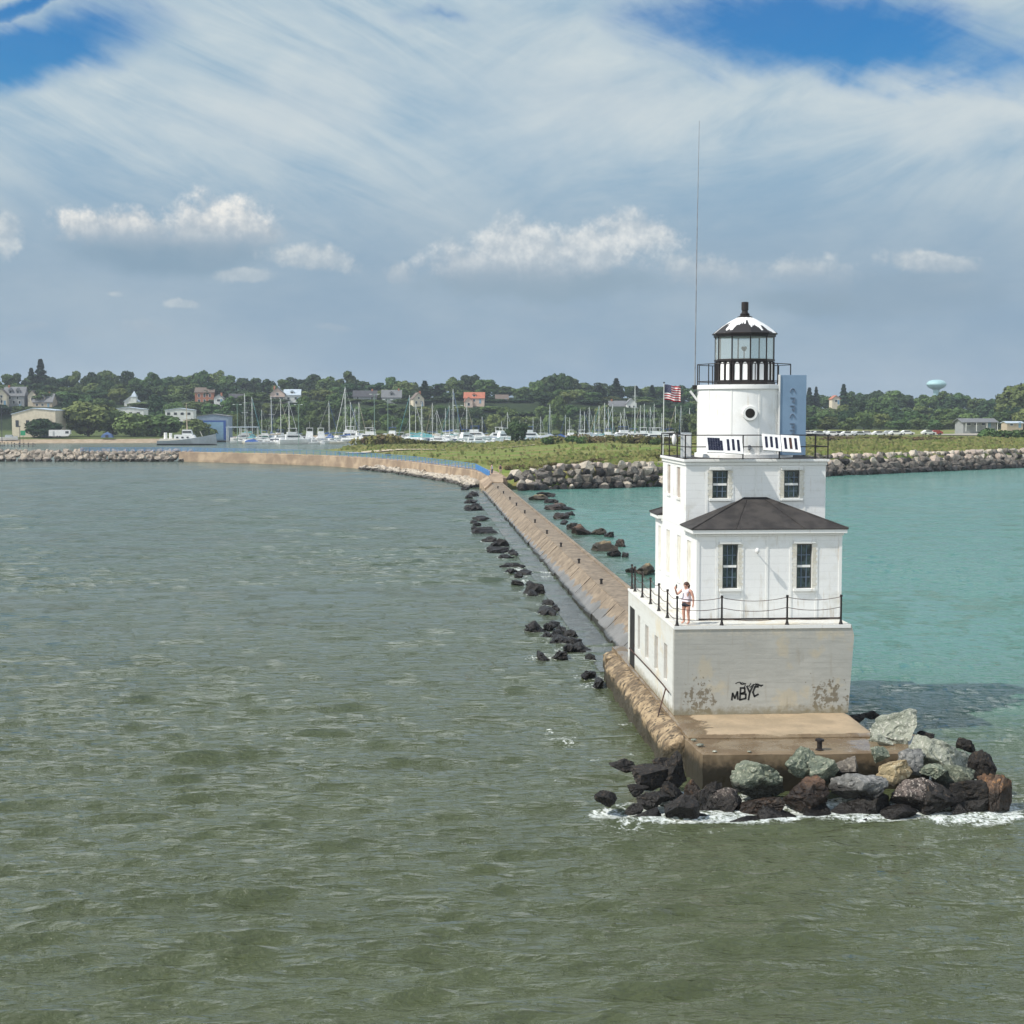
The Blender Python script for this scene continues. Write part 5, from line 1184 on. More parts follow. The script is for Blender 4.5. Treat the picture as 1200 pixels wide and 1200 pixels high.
house(489,800,475,6,8,3.6,3.2,'wall_cream','roof_brown','cream peaked house standing behind the white-masted boats',12,True,[(-1.4,1.5,1,1.4),(1.4,1.5,1,1.4),(0,4,.9,1)],1.5)
house(556,800,472,11,8,2.6,3.0,'wall_pink','roof_red','red-roofed house among trees behind the marina',-5,False,[(-3.5,1.3,1.2,1.3),(0,1.3,1.2,1.3)],None,1)
house(549,796,477,4.4,6,3.2,2.2,'wall_pink','roof_red','small gabled front wing of the red-roofed house',0,True,[(0,1.5,1.1,1.5)],None,0,False)
house(588,830,471,7,7,1.6,2.4,'wall_grey','roof_brown','low brown-roofed cottage beside the red-roofed house',0,False,[(-1.5,.9,1,.9)])
house(723,800,480,9,8,1.9,2.8,'wall_white','roof_grey','white bungalow with long grey roof behind the crowded masts',0,False,[(-2.5,.9,1.2,1),(0,.9,1.2,1)],-3)
house(739,797,480,5.4,8,3.4,2.6,'wall_white','roof_grey','white gabled bungalow behind the tallest tapered mast',0,True,[(-1.2,1.5,.9,1.3),(1.2,1.5,.9,1.3)])
house(978,800,473,4.5,6,2.6,1.8,'wall_cream','roof_red','tiny cream house peeping from the woods beside marker board',0,True,[(0,1.5,1.4,1.2)])
house(1143,575,499.5,13.5,9,1.7,1.3,'wall_grey','roof_grey','wide grey-roofed picnic pavilion on the lawn',0,False,[(-4.5,.9,1.5,1.0),(-1.5,.9,1.5,1.0),(1.5,.9,1.5,1.0)],None,0,True,'pavilion','pavilion',.9,True)
house(1186,600,500,7,6,1.5,.6,'wall_tan','roof_pale','low pale shelter building just past the picnic pavilion',0,False,[(-1.5,.9,1.2,.8)],None,0,True,'shelter','shelter')
def shed(px, Y, base_y, w, d, hl, hr, wall, roof, label, ang=0, big_door=False):
    loc = tuple(at_y(px, base_y, Y)); t = thing('shed', label, 'shed', loc, R(ang))
    MB().add([(-w/2,-d/2,-2),(w/2,-d/2,-2),(w/2,-d/2,hr),(0,-d/2,max(hl,hr)+.9),(-w/2,-d/2,hl),(-w/2,d/2,-2),(w/2,d/2,-2),(w/2,d/2,hr),(0,d/2,max(hl,hr)+.9),(-w/2,d/2,hl)],[(0,1,2,3,4),(9,8,7,6,5),(1,6,7,2),(0,4,9,5)]).build('wall', wall, t)
    a = [(-w/2-.3,-d/2-.3,hl),(0,-d/2-.3,max(hl,hr)+.95),(w/2+.3,-d/2-.3,hr),(-w/2-.3,d/2+.3,hl),(0,d/2+.3,max(hl,hr)+.95),(w/2+.3,d/2+.3,hr)]
    MB().add(a+[(x,y,z+.25) for x,y,z in a],[(0,1,4,3),(1,2,5,4),(9,10,7,6),(10,11,8,7),(0,6,7,1),(1,7,8,2),(3,4,10,9),(4,5,11,10),(0,3,9,6),(2,8,11,5)]).build('roof', roof, t)
    if big_door:
        f = MB().box(-w*.36,w*.42,-d/2-.10,-d/2+.02,-1.5,hr*.80).build('door', 'canvas_blue', t); MB().box(-w*.28,w*.34,-d/2-.13,-d/2-.101,-1.5,hr*.72).build('door_leaf', 'door_blue', f)
    else:
        for i in range(4): x = -w*.38+i*w*.24; MB().box(x-.7,x+.7,-d/2-.06,-d/2+.02,hl*.35,hl*.7).build('window', 'pane_dark', t)
    return t
shed(46,640,508,19,12,8.2,9.8,'wall_cream','roof_pale','cream boat shed with pale blue sloping roof behind the white trailer',-7)
shed(152,690,490,15,12,4.0,4.0,'wall_white','roof_pale','long pale-roofed shed half hidden behind broad trees')
shed(212,692,489,13,9,3.2,3.2,'wall_white','roof_pale','low white shed behind mast of the grey patrol ship')
shed(252,645,511,13.5,14,8.6,8.6,'wall_blue','roof_grey','blue-grey boat hall with tall framed door beside the docks',0,True)
# water tower
wt = tuple(at_y(1097,470,1500)); WT = thing('water_tower', 'pale teal water tower tank on pedestal rising over the trees', 'water tower', (wt[0],wt[1],10.0))
zt = at_y(1097,450.5,1500).z-10
MB().lathe([(.01,-4.9),(5.6,-4.5),(8.6,-3.0),(10.0,-.8),(10.3,.4),(9.9,1.6),(7.8,3.6),(4.2,4.8),(.01,5.1)],0,0,40,0,zt).build('tank', 'tank_teal', WT, smooth=True)
MB().lathe([(10.2,-.35),(10.6,-.3),(10.6,.0),(10.2,.05)],0,0,40,0,zt).build('balcony', 'tank_teal', WT)
MB().lathe([(4.5,0),(3.0,3),(2.6,zt-12),(3.4,zt-6),(5.0,zt-4.5)],0,0,28).build('pedestal', 'tank_teal', WT, smooth=True)
# ------------------------------------------------------------------ boats
def hull_mesh(L, B, D, bow=.32, n=12, sheer=.35, dr=.35):
    mb = MB(); rows = []
    for i in range(n+1):
        t = i/n; x = -L/2+L*t; w = B/2*(1-max(0,(t-(1-bow))/bow)**2.0)*(.88+.12*min(1,t*4)); w = max(w,.02); zt = D+sheer*t*t*1.2
        rows.append([(x,-w,zt),(x+.02*L*t,-w*.86,D*.35),(x,-w*.5,-dr*(1-t*.6)),(x,0,-dr*1.2*(1-t*.6)),(x,w*.5,-dr*(1-t*.6)),(x+.02*L*t,w*.86,D*.35),(x,w,zt)])
    K = 7; mb.add([p for r in rows for p in r], [(i*K+k,(i+1)*K+k,(i+1)*K+k+1,i*K+k+1) for i in range(n) for k in range(K-1)] + [tuple(range(K))] + [(i*K,i*K+6,(i+1)*K+6,(i+1)*K) for i in range(n)])
    return mb
def motorboat(style, hullm, coverm):
    t = thing('motorboat', '', 'motorboat', (0,0,0))
    hull_mesh(8.5,2.9,1.15).build('hull', hullm, t, smooth=True)
    MB().box(-4.1,3.2,-1.25,1.25,1.17,1.24).build('deck', 'gel_white', t)
    if style == 0:
        MB().add([(-.6,-1.05,1.25),(2.9,-.8,1.25),(2.9,.8,1.25),(-.6,1.05,1.25),(-.5,-.95,2.15),(1.5,-.75,2.05),(1.5,.75,2.05),(-.5,.95,2.15)],[(0,1,5,4),(1,2,6,5),(2,3,7,6),(3,0,4,7),(4,5,6,7)]).build('cabin', 'gel_white', t)
        MB().box(-.3,1.4,-.98,.98,1.62,1.92).build('window', 'pane_dark', t)
        MB().add([(-3.2,-1.1,2.9),(.2,-1.0,3.0),(.2,1.0,3.0),(-3.2,1.1,2.9),(-3.2,-1.1,3.0),(.2,-1.0,3.1),(.2,1.0,3.1),(-3.2,1.1,3.0)],[(0,3,2,1),(4,5,6,7),(0,1,5,4),(1,2,6,5),(2,3,7,6),(3,0,4,7)]).build('canopy', coverm, t)
        MB().tube([(-3.1,-1,1.2),(-3.1,-1,2.88),(.1,-1,2.98),(.1,-1,1.26),(.1,1,1.26),(.1,1,2.98),(-3.1,1,2.88),(-3.1,1,1.2)],.04,5).build('canopy_frame', 'mast_alloy', t)
    elif style == 1:   # covered
        MB().add([(-4.2,-1.3,1.25),(2.6,-1.05,1.3),(2.6,1.05,1.3),(-4.2,1.3,1.25),(-3.4,0,2.0),(0,0,2.7),(2.4,0,1.7)],[(0,1,6,5,4),(2,3,4,5,6),(3,0,4),(1,2,6)]).build('cover', coverm, t)
    else:              # flybridge cruiser
        MB().add([(-2.6,-1.15,1.25),(2.6,-.9,1.25),(2.6,.9,1.25),(-2.6,1.15,1.25),(-2.5,-1.05,2.6),(1.2,-.9,2.6),(1.2,.9,2.6),(-2.5,1.05,2.6)],[(0,1,5,4),(1,2,6,5),(2,3,7,6),(3,0,4,7),(4,5,6,7)]).build('cabin', 'gel_white', t)
        MB().box(-2.2,1.1,-1.09,1.09,1.85,2.3).build('window', 'pane_dark', t)
        MB().box(-2.2,.3,-.95,.95,2.62,3.25).build('flybridge', 'gel_white', t)
        MB().box(-1.9,.5,-1.0,1.0,4.2,4.3).cyl((-1.7,-.9,3.2),(-1.7,-.9,4.2),.04).cyl((-1.7,.9,3.2),(-1.7,.9,4.2),.04).cyl((.3,-.9,3.2),(.3,-.9,4.2),.04).cyl((.3,.9,3.2),(.3,.9,4.2),.04).build('canopy', coverm, t)
        MB().cyl((-1.5,0,4.3),(-1.5,0,6.2),.03).build('aerial', 'mast_alloy', t)
    return t
MBS = [(motorboat(0,'gel_white','canvas_blue'),'white motorboat with blue canopy'),(motorboat(0,'gel_white','gel_white'),'white motorboat with white canopy'),(motorboat(1,'gel_white','canvas_blue'),'white motorboat under blue cover'),(motorboat(1,'gel_navy','canvas_tan'),'navy motorboat under tan cover'),
       (motorboat(2,'gel_white','gel_white'),'white flybridge cruiser'),(motorboat(2,'gel_white','canvas_blue'),'white flybridge cruiser with blue top'),(motorboat(1,'gel_grey','gel_grey'),'grey covered motorboat'),(motorboat(0,'gel_cream','canvas_teal'),'cream motorboat with teal canopy'),(motorboat(1,'gel_white','canvas_teal'),'white motorboat under teal cover'),(motorboat(0,'gel_red','gel_white'),'red-hulled motorboat with white canopy')]
used = [False]*len(MBS); MOT = []; rg = random.Random(77)
BLM = [(252,'blue-grey boat hall'),(340,'leaning dark tree'),(428,'long dark house'),(489,'cream peaked house'),(556,'red-roofed house'),(607,'round dark tree'),(731,'white gabled bungalow')]
def put_motor(px, Y, vi, rz, row, sc=1.0):
    o, look = MBS[vi]; loc = (bx(px,Y,517),Y,0.0)
    if not used[vi]: used[vi] = True; o.location = loc; o.rotation_euler = (0,0,rz); b = o; b.scale = (sc,)*3
    else: b = dup(o, loc, rz, (sc,)*3)
    b['group'] = 'motorboats moored in the marina'; MOT.append([px, b, look, row])
px = 281
while px < 672:
    if not (404 < px < 500): put_motor(px, rg.uniform(588,606), rg.choice([1,1,4,6,2,0,4,1,7,9]), rg.choice([0,0,3.14,.5,-1.2,2.4,1.57])+rg.uniform(-.2,.2), 'of front row', rg.uniform(.6,1.0))
    px += rg.uniform(6.5,10)
px = 284
while px < 800:
    put_motor(px, rg.uniform(628,646), rg.choice([4,4,2,5,6,8,4,1,5,0]), rg.choice([0,3.14,.4,1.57])+rg.uniform(-.2,.2), 'of middle row', rg.uniform(1.1,1.6)); px += rg.uniform(9.5,14)
put_motor(346,592,4,.2,'of front row',1.5); put_motor(430,604,4,3.0,'of front row',1.5)
for px,vi in ((766,4),(702,1),(712,2),(722,6),(690,8),(745,1)): put_motor(px, 600, vi, rg.choice([0,3.0]), 'of front row', 1.5 if px == 766 else 1.1)
place_words(MOT, '{look} {row}, {n} {side} of {lm}', BLM)
for o,_l in MBS:
    if 'label' not in o or not o['label']:
        for c in list(o.children_recursive): bpy.data.objects.remove(c)
        bpy.data.objects.remove(o)
def sailboat(hullm, coverm):
    t = thing('sailboat', '', 'sailboat', (0,0,0))
    hull_mesh(10,3.1,1.15,.5).build('hull', hullm, t, smooth=True)
    MB().add([(-3.0,-.9,1.2),(2.0,-.6,1.3),(2.0,.6,1.3),(-3.0,.9,1.2),(-2.8,-.75,1.75),(1.4,-.5,1.65),(1.4,.5,1.65),(-2.8,.75,1.75)],[(0,1,5,4),(1,2,6,5),(2,3,7,6),(3,0,4,7),(4,5,6,7)]).build('cabin', 'gel_white', t)
    MB().cyl((-3.6,0,2.6),(.9,0,2.5),.07).build('boom', 'mast_alloy', t)
    MB().tube([(-3.5,0,2.80),(-1.5,0,2.86),(.75,0,3.1)],[.14,.20,.30],7).build('sail_cover', coverm, t)
    m_ = MB().cyl((.9,0,1.2),(.9,0,16.0),.13,.10,6).build('mast', 'mast_alloy', t)
    MB().cyl((.9,-1.1,9.6),(.9,1.1,9.6),.04).cyl((.9,-.8,12.9),(.9,.8,12.9),.035).build('spreader', 'mast_alloy', m_)
    st = MB()
    for p in ((.9,-1.45,1.2),(.9,1.45,1.2),(4.9,0,1.6),(-4.9,0,1.2)): st.cyl(p,(.9,0,15.8),.022,n=3)
    st.build('stay', 'mast_alloy', m_)
    MB().tube([(4.8,0,1.9),(1.0,0,15.2)],.07,5).build('furled_jib', coverm, m_)
    return t
SBS = [(sailboat('gel_white','canvas_blue'),'sailboat with blue sail cover'),(sailboat('gel_white','gel_white'),'sailboat with white sail cover'),(sailboat('gel_white','canvas_green'),'sailboat with green sail cover'),(sailboat('gel_navy','canvas_tan'),'navy sailboat with tan sail cover'),(sailboat('gel_white','canvas_teal'),'sailboat with teal sail cover')]
MASTS = [(287,461),(295.5,465),(306.7,480),(318,465),(329,467),(338.7,470),(385.6,470),(404.7,453),(411,471),(416,478),(420.7,471),(480,463),(487,473),(494,471),(506.7,472),(512,480),(522,478),(526.5,475),(531,456),(547,472),(565,488),(594.7,483),(624.7,489),(633.6,488),(644.4,474),(662.7,486),(667.5,489),(680,479),(685,482),(690.5,477),(697,486),(702,475),(708.5,472),(713,477),(718,474),(727,483),(731.5,478),(744,451),(750.5,475),(755,473),(762,477),(766.5,473),(775.5,484),(791.5,476),(798,475),(808,478),(826,474),(846,480),(862,474),(884,478),(904,476)]
us = [False]*len(SBS); SAIL = []; rg = random.Random(5)
for px,top in MASTS:
    Y = rg.uniform(612,665); ztop = at_y(px,top,Y).z; vi = rg.choice([0,1,1,2,3,4,0]); s = min(1.35, max(.72, ztop/16.0)); rz = rg.choice([0,3.14,1.57,.5,2.6,-.6])+rg.uniform(-.15,.15)
    off = Matrix.Rotation(rz,3,'Z') @ Vector((.9*s,0,0)); X_ = bx(px,Y,490)-off.x; loc = (X_, Y-off.y, 0)
    if not us[vi]: us[vi] = True; b = SBS[vi][0]; b.location = loc; b.rotation_euler = (0,0,rz)
    else: b = dup(SBS[vi][0], loc, rz)
    b.scale = (s,s,ztop/16.0); b['group'] = 'sailboats moored in the marina'; SAIL.append([px, b, SBS[vi][1], 'mast'])
place_words(SAIL, '{look}, {n} mast {side} of {lm}', BLM+[(653,'tallest skyline tree'),(788,'striped flag'),(871,'lighthouse lantern')])
for i,(o,_l) in enumerate(SBS):
    if not us[i]:
        for c in list(o.children_recursive): bpy.data.objects.remove(c)
        bpy.data.objects.remove(o)
# docks and dock roofs
def dock(px0, px1, Y, label):
    x0, x1 = bx(px0,Y,517), bx(px1,Y,517); loc = ((x0+x1)/2,Y,0.0); t = thing('floating_dock', label, 'dock', loc); w = (x1-x0)/2
    MB().box(-w,w,-1,1,.15,.55).build('deck', 'wood_dock', t)
    for i in range(int(w/6)): x = -w+3+i*12; MB().cyl((x,1.1,-1),(x,1.1,2.2),.14,n=6).build('pile', 'bark', t)
dock(280,668,612,'long floating dock between the front and middle rows of boats'); dock(284,800,652,'long floating dock at the back of marina')
for px,Y,w,lab in ((278,628,9,'low open dock shelter with pale roof beside the blue-grey boat hall'),(292,622,8,'second open dock shelter farther along the docks from boat hall')):
    loc = tuple(at_y(px,513,Y)); t = thing('dock_shelter', lab, 'shelter', loc)
    MB().box(-w/2,w/2,-2.5,2.5,4.4,4.7).build('roof', 'roof_pale', t)
    for sx in (-1,1):
        for sy in (-1,1): MB().box(sx*w*.46-.12,sx*w*.46+.12,sy*2.2-.12,sy*2.2+.12,-2,4.4).build('post', 'mast_alloy', t)
# grey patrol ship
ps = tuple(at_z(219,521.5,0.0)); PS = thing('patrol_ship', 'grey patrol ship with white deckhouse and tan mast moored by the shore', 'ship', ps)
hull_mesh(22.5,5.6,1.7,.38,16,2.2,.6).build('hull', 'gel_grey', PS, smooth=True); hull_mesh(22.56,5.64,.45,.38,16,.0,.55).build('boot_band', 'hull_black', PS, smooth=True)
bw_ = MB().tube([(x,-2.55*(1-max(0,(x+11-14)/8.5)**2*.95),2.2+1.75*((x+11)/22)**2) for x in (-11,-6,-1,3,6,9,11)],.05,4).build('rail', 'mast_alloy', PS)
MB().box(-10.2,-2.5,-2.0,2.0,1.75,2.5).build('aft_deck', 'gel_cream', PS)
dh = MB().add([(-4.8,-2.0,1.7),(4.2,-1.8,1.8),(4.2,1.8,1.8),(-4.8,2.0,1.7),(-4.6,-1.9,4.0),(3.0,-1.7,4.0),(3.0,1.7,4.0),(-4.6,1.9,4.0)],[(0,1,5,4),(1,2,6,5),(2,3,7,6),(3,0,4,7),(4,5,6,7)]).build('deckhouse', 'gel_white', PS)
for x in (-3.4,-1.4,.6): MB().box(x-.4,x+.4,-1.99,-1.85,2.7,3.3).build('window', 'pane_dark', dh)
wh = MB().add([(-1.6,-1.6,4.0),(2.4,-1.5,4.0),(2.4,1.5,4.0),(-1.6,1.6,4.0),(-1.5,-1.55,6.0),(1.8,-1.4,6.0),(1.8,1.4,6.0),(-1.5,1.55,6.0)],[(0,1,5,4),(1,2,6,5),(2,3,7,6),(3,0,4,7),(4,5,6,7)]).build('wheelhouse', 'gel_white', PS)
MB().box(-1.4,1.95,-1.62,-1.45,4.8,5.5).build('bridge_window', 'pane_dark', wh)
MB().cyl((-8.2,0,2.5),(-8.2,0,4.9),.7,.6,10).cyl((-6.2,0,2.5),(-6.2,0,4.7),.6,.55,10).build('funnel', 'gel_white', PS)
mm = MB().cyl((.2,0,6.0),(.0,0,16.5),.28,.10,6).cyl((.1,-1.2,8.6),(.1,1.2,8.6),.08).box(-1.4,1.5,-.2,.2,9.6,9.9).build('mast', 'canvas_tan', PS)
MB().box(-.9,.9,-.15,.15,10.6,10.85).build('radar', 'gel_white', mm)
MB().tube([(6.4,0,2.6),(5.2,0,5.4)],.12,5).build('davit', 'gel_cream', PS)
# shoreline odds and ends
def at_ground(px, Y): x = bx(px,Y,511); return (x,Y,max(ground_z(x,Y),.3))
tl = at_ground(70,622); tr = thing('travel_trailer', 'long white travel trailer with dark end window parked on the shore', 'trailer', tl)
MB().add([(-4.2,-1.2,.6),(3.6,-1.2,.6),(4.6,-1.2,1.6),(4.4,-1.2,3.2),(-4.2,-1.2,3.2),(-4.2,1.2,.6),(3.6,1.2,.6),(4.6,1.2,1.6),(4.4,1.2,3.2),(-4.2,1.2,3.2)],[(0,1,2,3,4),(9,8,7,6,5),(0,5,6,1),(1,6,7,2),(2,7,8,3),(3,8,9,4),(4,9,5,0)]).build('body', 'car_white', tr)
MB().box(2.6,4.0,-1.24,-1.201,1.7,2.7).build('window', 'pane_dark', tr); MB().box(-2.6,-1.8,-1.24,-1.201,.8,2.6).build('door', 'car_silver', tr)
for x in (-.8,.3): MB().cyl((x,-1.22,.38),(x,-1.0,.38),.38,n=12).build('wheel', 'tyre', tr)
MB().box(-7.4,-4.22,-.9,.9,.55,.8).build('tow_bed', 'car_dark', tr)
tb = at_ground(10,618); b_ = thing('trailer_boat', 'white motorboat on road trailer ashore beside the green navigation board', 'boat', tb)
h_ = hull_mesh(7.5,2.6,1.1); h_.v = [(x,y,z+1.1) for x,y,z in h_.v]; h_.build('hull', 'gel_white', b_, smooth=True)
MB().box(-1.2,1.6,-.9,.9,2.25,3.1).build('cabin', 'gel_grey', b_); MB().box(-3.4,3.0,-.8,.8,.5,.68).build('trailer_frame', 'car_dark', b_)
for s in (-1,1): MB().cyl((-.6,s*.95,.4),(-.6,s*1.15,.4),.4,n=12).build('wheel', 'tyre', b_)
gs = at_ground(27,616); s_ = thing('navigation_board', 'small bright green square navigation board on post at shore', 'sign', gs)
MB().box(-.06,.06,-.06,.06,0,4.6).build('post', 'car_dark', s_); MB().box(-1.0,1.0,-.09,-.061,2.9,4.9).build('board', 'sign_green', s_)
tt = at_ground(126,622); t_ = thing('camping_tent', 'blue peaked camping tent under the spreading olive tree', 'tent', tt); t_.scale = (.85,.85,.8)
MB().add([(-3,-2,0),(3,-2,0),(3,2,0),(-3,2,0),(-2.2,-1.6,1.6),(2.2,-1.6,1.6),(2.2,1.6,1.6),(-2.2,1.6,1.6),(0,0,3.0)],[(0,1,5,4),(1,2,6,5),(2,3,7,6),(3,0,4,7),(4,5,8),(5,6,8),(6,7,8),(7,4,8)]).build('canopy', 'tent_blue', t_)
MB().box(-.7,.7,-2.02,-1.9,0,1.4).build('door_flap', 'car_dark', t_)
for px0,px1,Y,lab in ((-4,16,563,'tan plank jetty with dark piles nearer the frame edge'),(17,41,556,'dark low jetty reaching out behind the rubble breakwater')):
    x0,x1 = bx(px0,Y,522),bx(px1,Y,522); j = thing('jetty', lab, 'jetty', ((x0+x1)/2,Y,0)); w = (x1-x0)/2
    MB().box(-w,w,-1.5,1.5,.7,1.0).build('deck', 'wood_dock' if px0 > 0 else 'sand_path', j)
    for i in range(5): x = -w+.4+i*(2*w-.8)/4; MB().cyl((x,-1.3,-1),(x,-1.3,1.5),.18,n=6).build('pile', 'hull_black', j)
for px,top,bot,lab in ((2.5,468,521,'tall dark pole standing by the jetty at edge of frame'),(23.5,500,521,'short dark pole between two jetties')):
    Y = 566; p0 = at_y(px,bot,Y); p1 = at_y(px,top,Y); p = thing('mooring_pole', lab, 'pole', (p0.x,Y,0)); MB().cyl((0,0,-1),(0,0,p1.z),.16,.11,6).build('shaft', 'car_dark', p); MB().box(-.3,.3,-.15,.15,p1.z-.01,p1.z+.3).build('head', 'car_dark', p)
LMP = []
for i,(px,top) in enumerate(((350,474),(439,462),(454.7,468),(536.7,475),(278.5,474))):
    Y = 583 if px < 400 else 500; p0 = at_y(px,519,Y); zt_ = at_y(px,top,Y).z; zb = max(ground_z(p0.x,Y),0)
    lt_ = thing('street_lamp', '', 'street lamp', (p0.x,Y,zb), 0, 'lamp posts round the marina'); H_ = zt_-zb
    MB().cyl((0,0,0),(0,0,H_),.14,.09,7).build('post', 'lamp_green', lt_)
    ar = MB().cyl((-1.3,0,H_),(1.3,0,H_),.06,n=5).build('arm', 'lamp_green', lt_)
    for s in (-1,1): MB().box(s*1.3-.45,s*1.3+.45,-.2,.2,H_-.1,H_+.12).build('lamp_head', 'mast_alloy', ar)
    LMP.append([px, lt_, 'tall twin-armed lamp post', 'row'])
place_words(LMP, '{look} rising above boats, {n} {side} of {lm}', BLM)
# parked cars beyond the field
def car(bodym):
    t = thing('parked_car', '', 'car', (0,0,0))
    prof_ = [(-2.2,.35),(2.2,.35),(2.25,.75),(1.25,.92),(.55,1.45),(-1.1,1.48),(-1.9,1.0),(-2.25,.9)]
    MB().add([(x,-.85,z) for x,z in prof_]+[(x,.85,z) for x,z in prof_],[tuple(range(8)),tuple(range(15,7,-1))]+[(i,8+i,8+(i+1)%8,(i+1)%8) for i in range(8)]).build('body', bodym, t)
    MB().box(-1.2,.7,-.87,-.851,1.0,1.38).build('window', 'pane_dark', t)
    for x in (-1.35,1.4):
        for s in (-1,1): MB().cyl((x,s*.72,.33),(x,s*.9,.33),.33,n=12).build('wheel', 'tyre', t)
    return t
CS = [(car('car_white'),'white parked car'),(car('car_silver'),'silver parked car'),(car('car_dark'),'dark parked car'),(car('car_red'),'red parked car')]; uc = [False]*4; CARS = []
for i,px in enumerate((946,953,960,968,976,985,993,1001,1008,1016,1030,1040,1050,1063,1088,1096)):
    vi = (0,0,1,0,0,2,0,0,1,0,0,1,0,0,0,3)[i]; Y = 512+(i%2)*4; x = bx(px,Y,512); loc = (x,Y,ground_z(x,Y)+.28); rz = (0,0,.1,3.1)[i%4]
    if not uc[vi]: uc[vi] = True; b = CS[vi][0]; b.location = loc; b.rotation_euler = (0,0,rz)
    else: b = dup(CS[vi][0], loc, rz)
    b.scale = (1.15,1.15,1.15); b['group'] = 'cars parked beyond the field'; CARS.append([px,b,CS[vi][1],'row'])
place_words(CARS, '{look} in row beyond the field, {n} {side} of {lm}', [(871,'lighthouse lantern'),(1019,'tall mast-like gap tree'),(1097,'water tower')][::2])

# ------------------------------------------------------------------ people
def skin_obj(name, mat, parent, vs, es, rad, root=0, sub=2):
    me = bpy.data.meshes.new(name); me.from_pydata(vs, es, []); me.update(); o = link(name, me, None, parent)
    sk = o.modifiers.new('skin', 'SKIN'); sk.use_smooth_shade = True
    for i, d in enumerate(me.skin_vertices[0].data): d.radius = (rad[i],)*2 if not isinstance(rad[i], tuple) else rad[i]; d.use_root = (i == root)
    ss = o.modifiers.new('smooth', 'SUBSURF'); ss.levels = sub; ss.render_levels = sub
    me.materials.append(MATS[mat]); return o
def person(loc, rz, label, pose, top, bottom, hairm, hair_long=True, H=1.0):
    P = thing('person', label, 'person', loc, rz); P.scale = (H*1.12,H*1.15,H)
    J = dict(pel=(0,0,.88), sp=(0,.01,1.06), ch=(0,.015,1.24), nk=(0,.005,1.40), hb=(0,-.01,1.455), hd=(0,-.02,1.535), cr=(0,-.005,1.615),
             lh=(.095,0,.80), lk=(.105,-.02,.45), la=(.11,.02,.09), lt=(.13,-.11,.035), rh=(-.095,0,.80), rk=(-.10,-.02,.45), ra=(-.115,.03,.09), rt=(-.14,-.10,.035),
             ls=(.185,.01,1.335), le=(.25,.06,1.08), lw=(.27,.0,.86), lp=(.27,-.03,.79), rs=(-.185,.01,1.335), re=(-.24,.06,1.08), rw=(-.27,.0,.86), rp=(-.27,-.03,.79))
    J.update(pose)
    Rd = dict(pel=(.165,.135), sp=(.150,.125), ch=(.155,.12), nk=.055, hb=.062, hd=(.082,.095), cr=.055, lh=.092, lk=.058, la=.040, lt=.034, rh=.092, rk=.058, ra=.040, rt=.034, ls=.062, le=.043, lw=.030, lp=.032, rs=.062, re=.043, rw=.030, rp=.032)
    names = list(J); ix = {n: i for i, n in enumerate(names)}; vs = [J[n] for n in names]; rad = [Rd[n] for n in names]
    es = [(ix[a], ix[b]) for a,b in ('pel sp','sp ch','ch nk','nk hb','hb hd','hd cr','pel lh','lh lk','lk la','la lt','pel rh','rh rk','rk ra','ra rt','ch ls','ls le','le lw','lw lp','ch rs','rs re','re rw','rw rp') for a,b in [(a,b)]] if False else \
         [(ix[a], ix[b]) for a,b in (s.split() for s in ('pel sp','sp ch','ch nk','nk hb','hb hd','hd cr','pel lh','lh lk','lk la','la lt','pel rh','rh rk','rk ra','ra rt','ch ls','ls le','le lw','lw lp','ch rs','rs re','re rw','rw rp'))]
    for sd in 'lr':     # five fingers, unequal and a little bent
        w, p = Vector(J[sd+'w']), Vector(J[sd+'p']); d = (p-w).normalized(); e = Vector(J[sd+'e']); sd_ = d.cross(Vector((0,1,.3))).normalized(); pa = sd_.cross(d)
        for k,(o_,L_) in enumerate(((-.030,.060),(-.011,.078),(.009,.084),(.028,.074),(.046,.05))):
            a = p+sd_*o_*.8+d*.02; b = a+d*L_*.55+pa*.008; c = a+d*L_+pa*.026
            if k == 4: a = w.lerp(p,.6)+sd_*.03; b = a+sd_*.022+d*.03; c = b+d*.028+pa*.012
            i0 = len(vs); vs += [tuple(a),tuple(b),tuple(c)]; rad += [.0095,.009,.0075]; es += [(ix[sd+'p'],i0),(i0,i0+1),(i0+1,i0+2)]
    skin_obj('body', 'skin', P, vs, es, rad, ix['pel'])
    hd = Vector(J['hd'])
    MB().ell(hd+Vector((0,-.095,-.012)),(.013,.020,.018),8,6).build('nose', 'skin', P, smooth='all')
    for s in (-1,1):
        MB().ell(hd+Vector((s*.032,-.083,.018)),(.012,.008,.008),8,6).build('eye', 'beacon_dark', P, smooth='all'); MB().ell(hd+Vector((s*.088,.005,-.005)),(.012,.022,.032),8,6).build('ear', 'skin', P, smooth='all')
    MB().ell(hd+Vector((0,-.082,-.048)),(.022,.008,.007),8,6).build('mouth', 'shirt_lilac', P, smooth='all')
    hm = MB().ell(hd+Vector((0,.028,.030)),(.100,.098,.100),14,10)
    if hair_long: hm.tube([hd+Vector((0,.10,.03)),hd+Vector((.01,.15,-.05)),hd+Vector((.02,.13,-.17))],[.05,.045,.015],8)
    hm.build('hair', hairm, P, smooth='all')
    tv = [J['pel'],(0,.01,1.0),J['sp'],J['ch'],(0,.01,1.33),(J['ls'][0]*.75,.01,1.335),(J['rs'][0]*.75,.01,1.335)]
    tv[0] = (0,0,.90); skin_obj('top', top, P, tv, [(0,1),(1,2),(2,3),(3,4),(4,5),(4,6)], [(.185,.155),(.18,.15),(.172,.145),(.172,.138),(.11,.095),.068,.068], 2)
    lg = .62 if bottom == 'shorts_dark' else .10
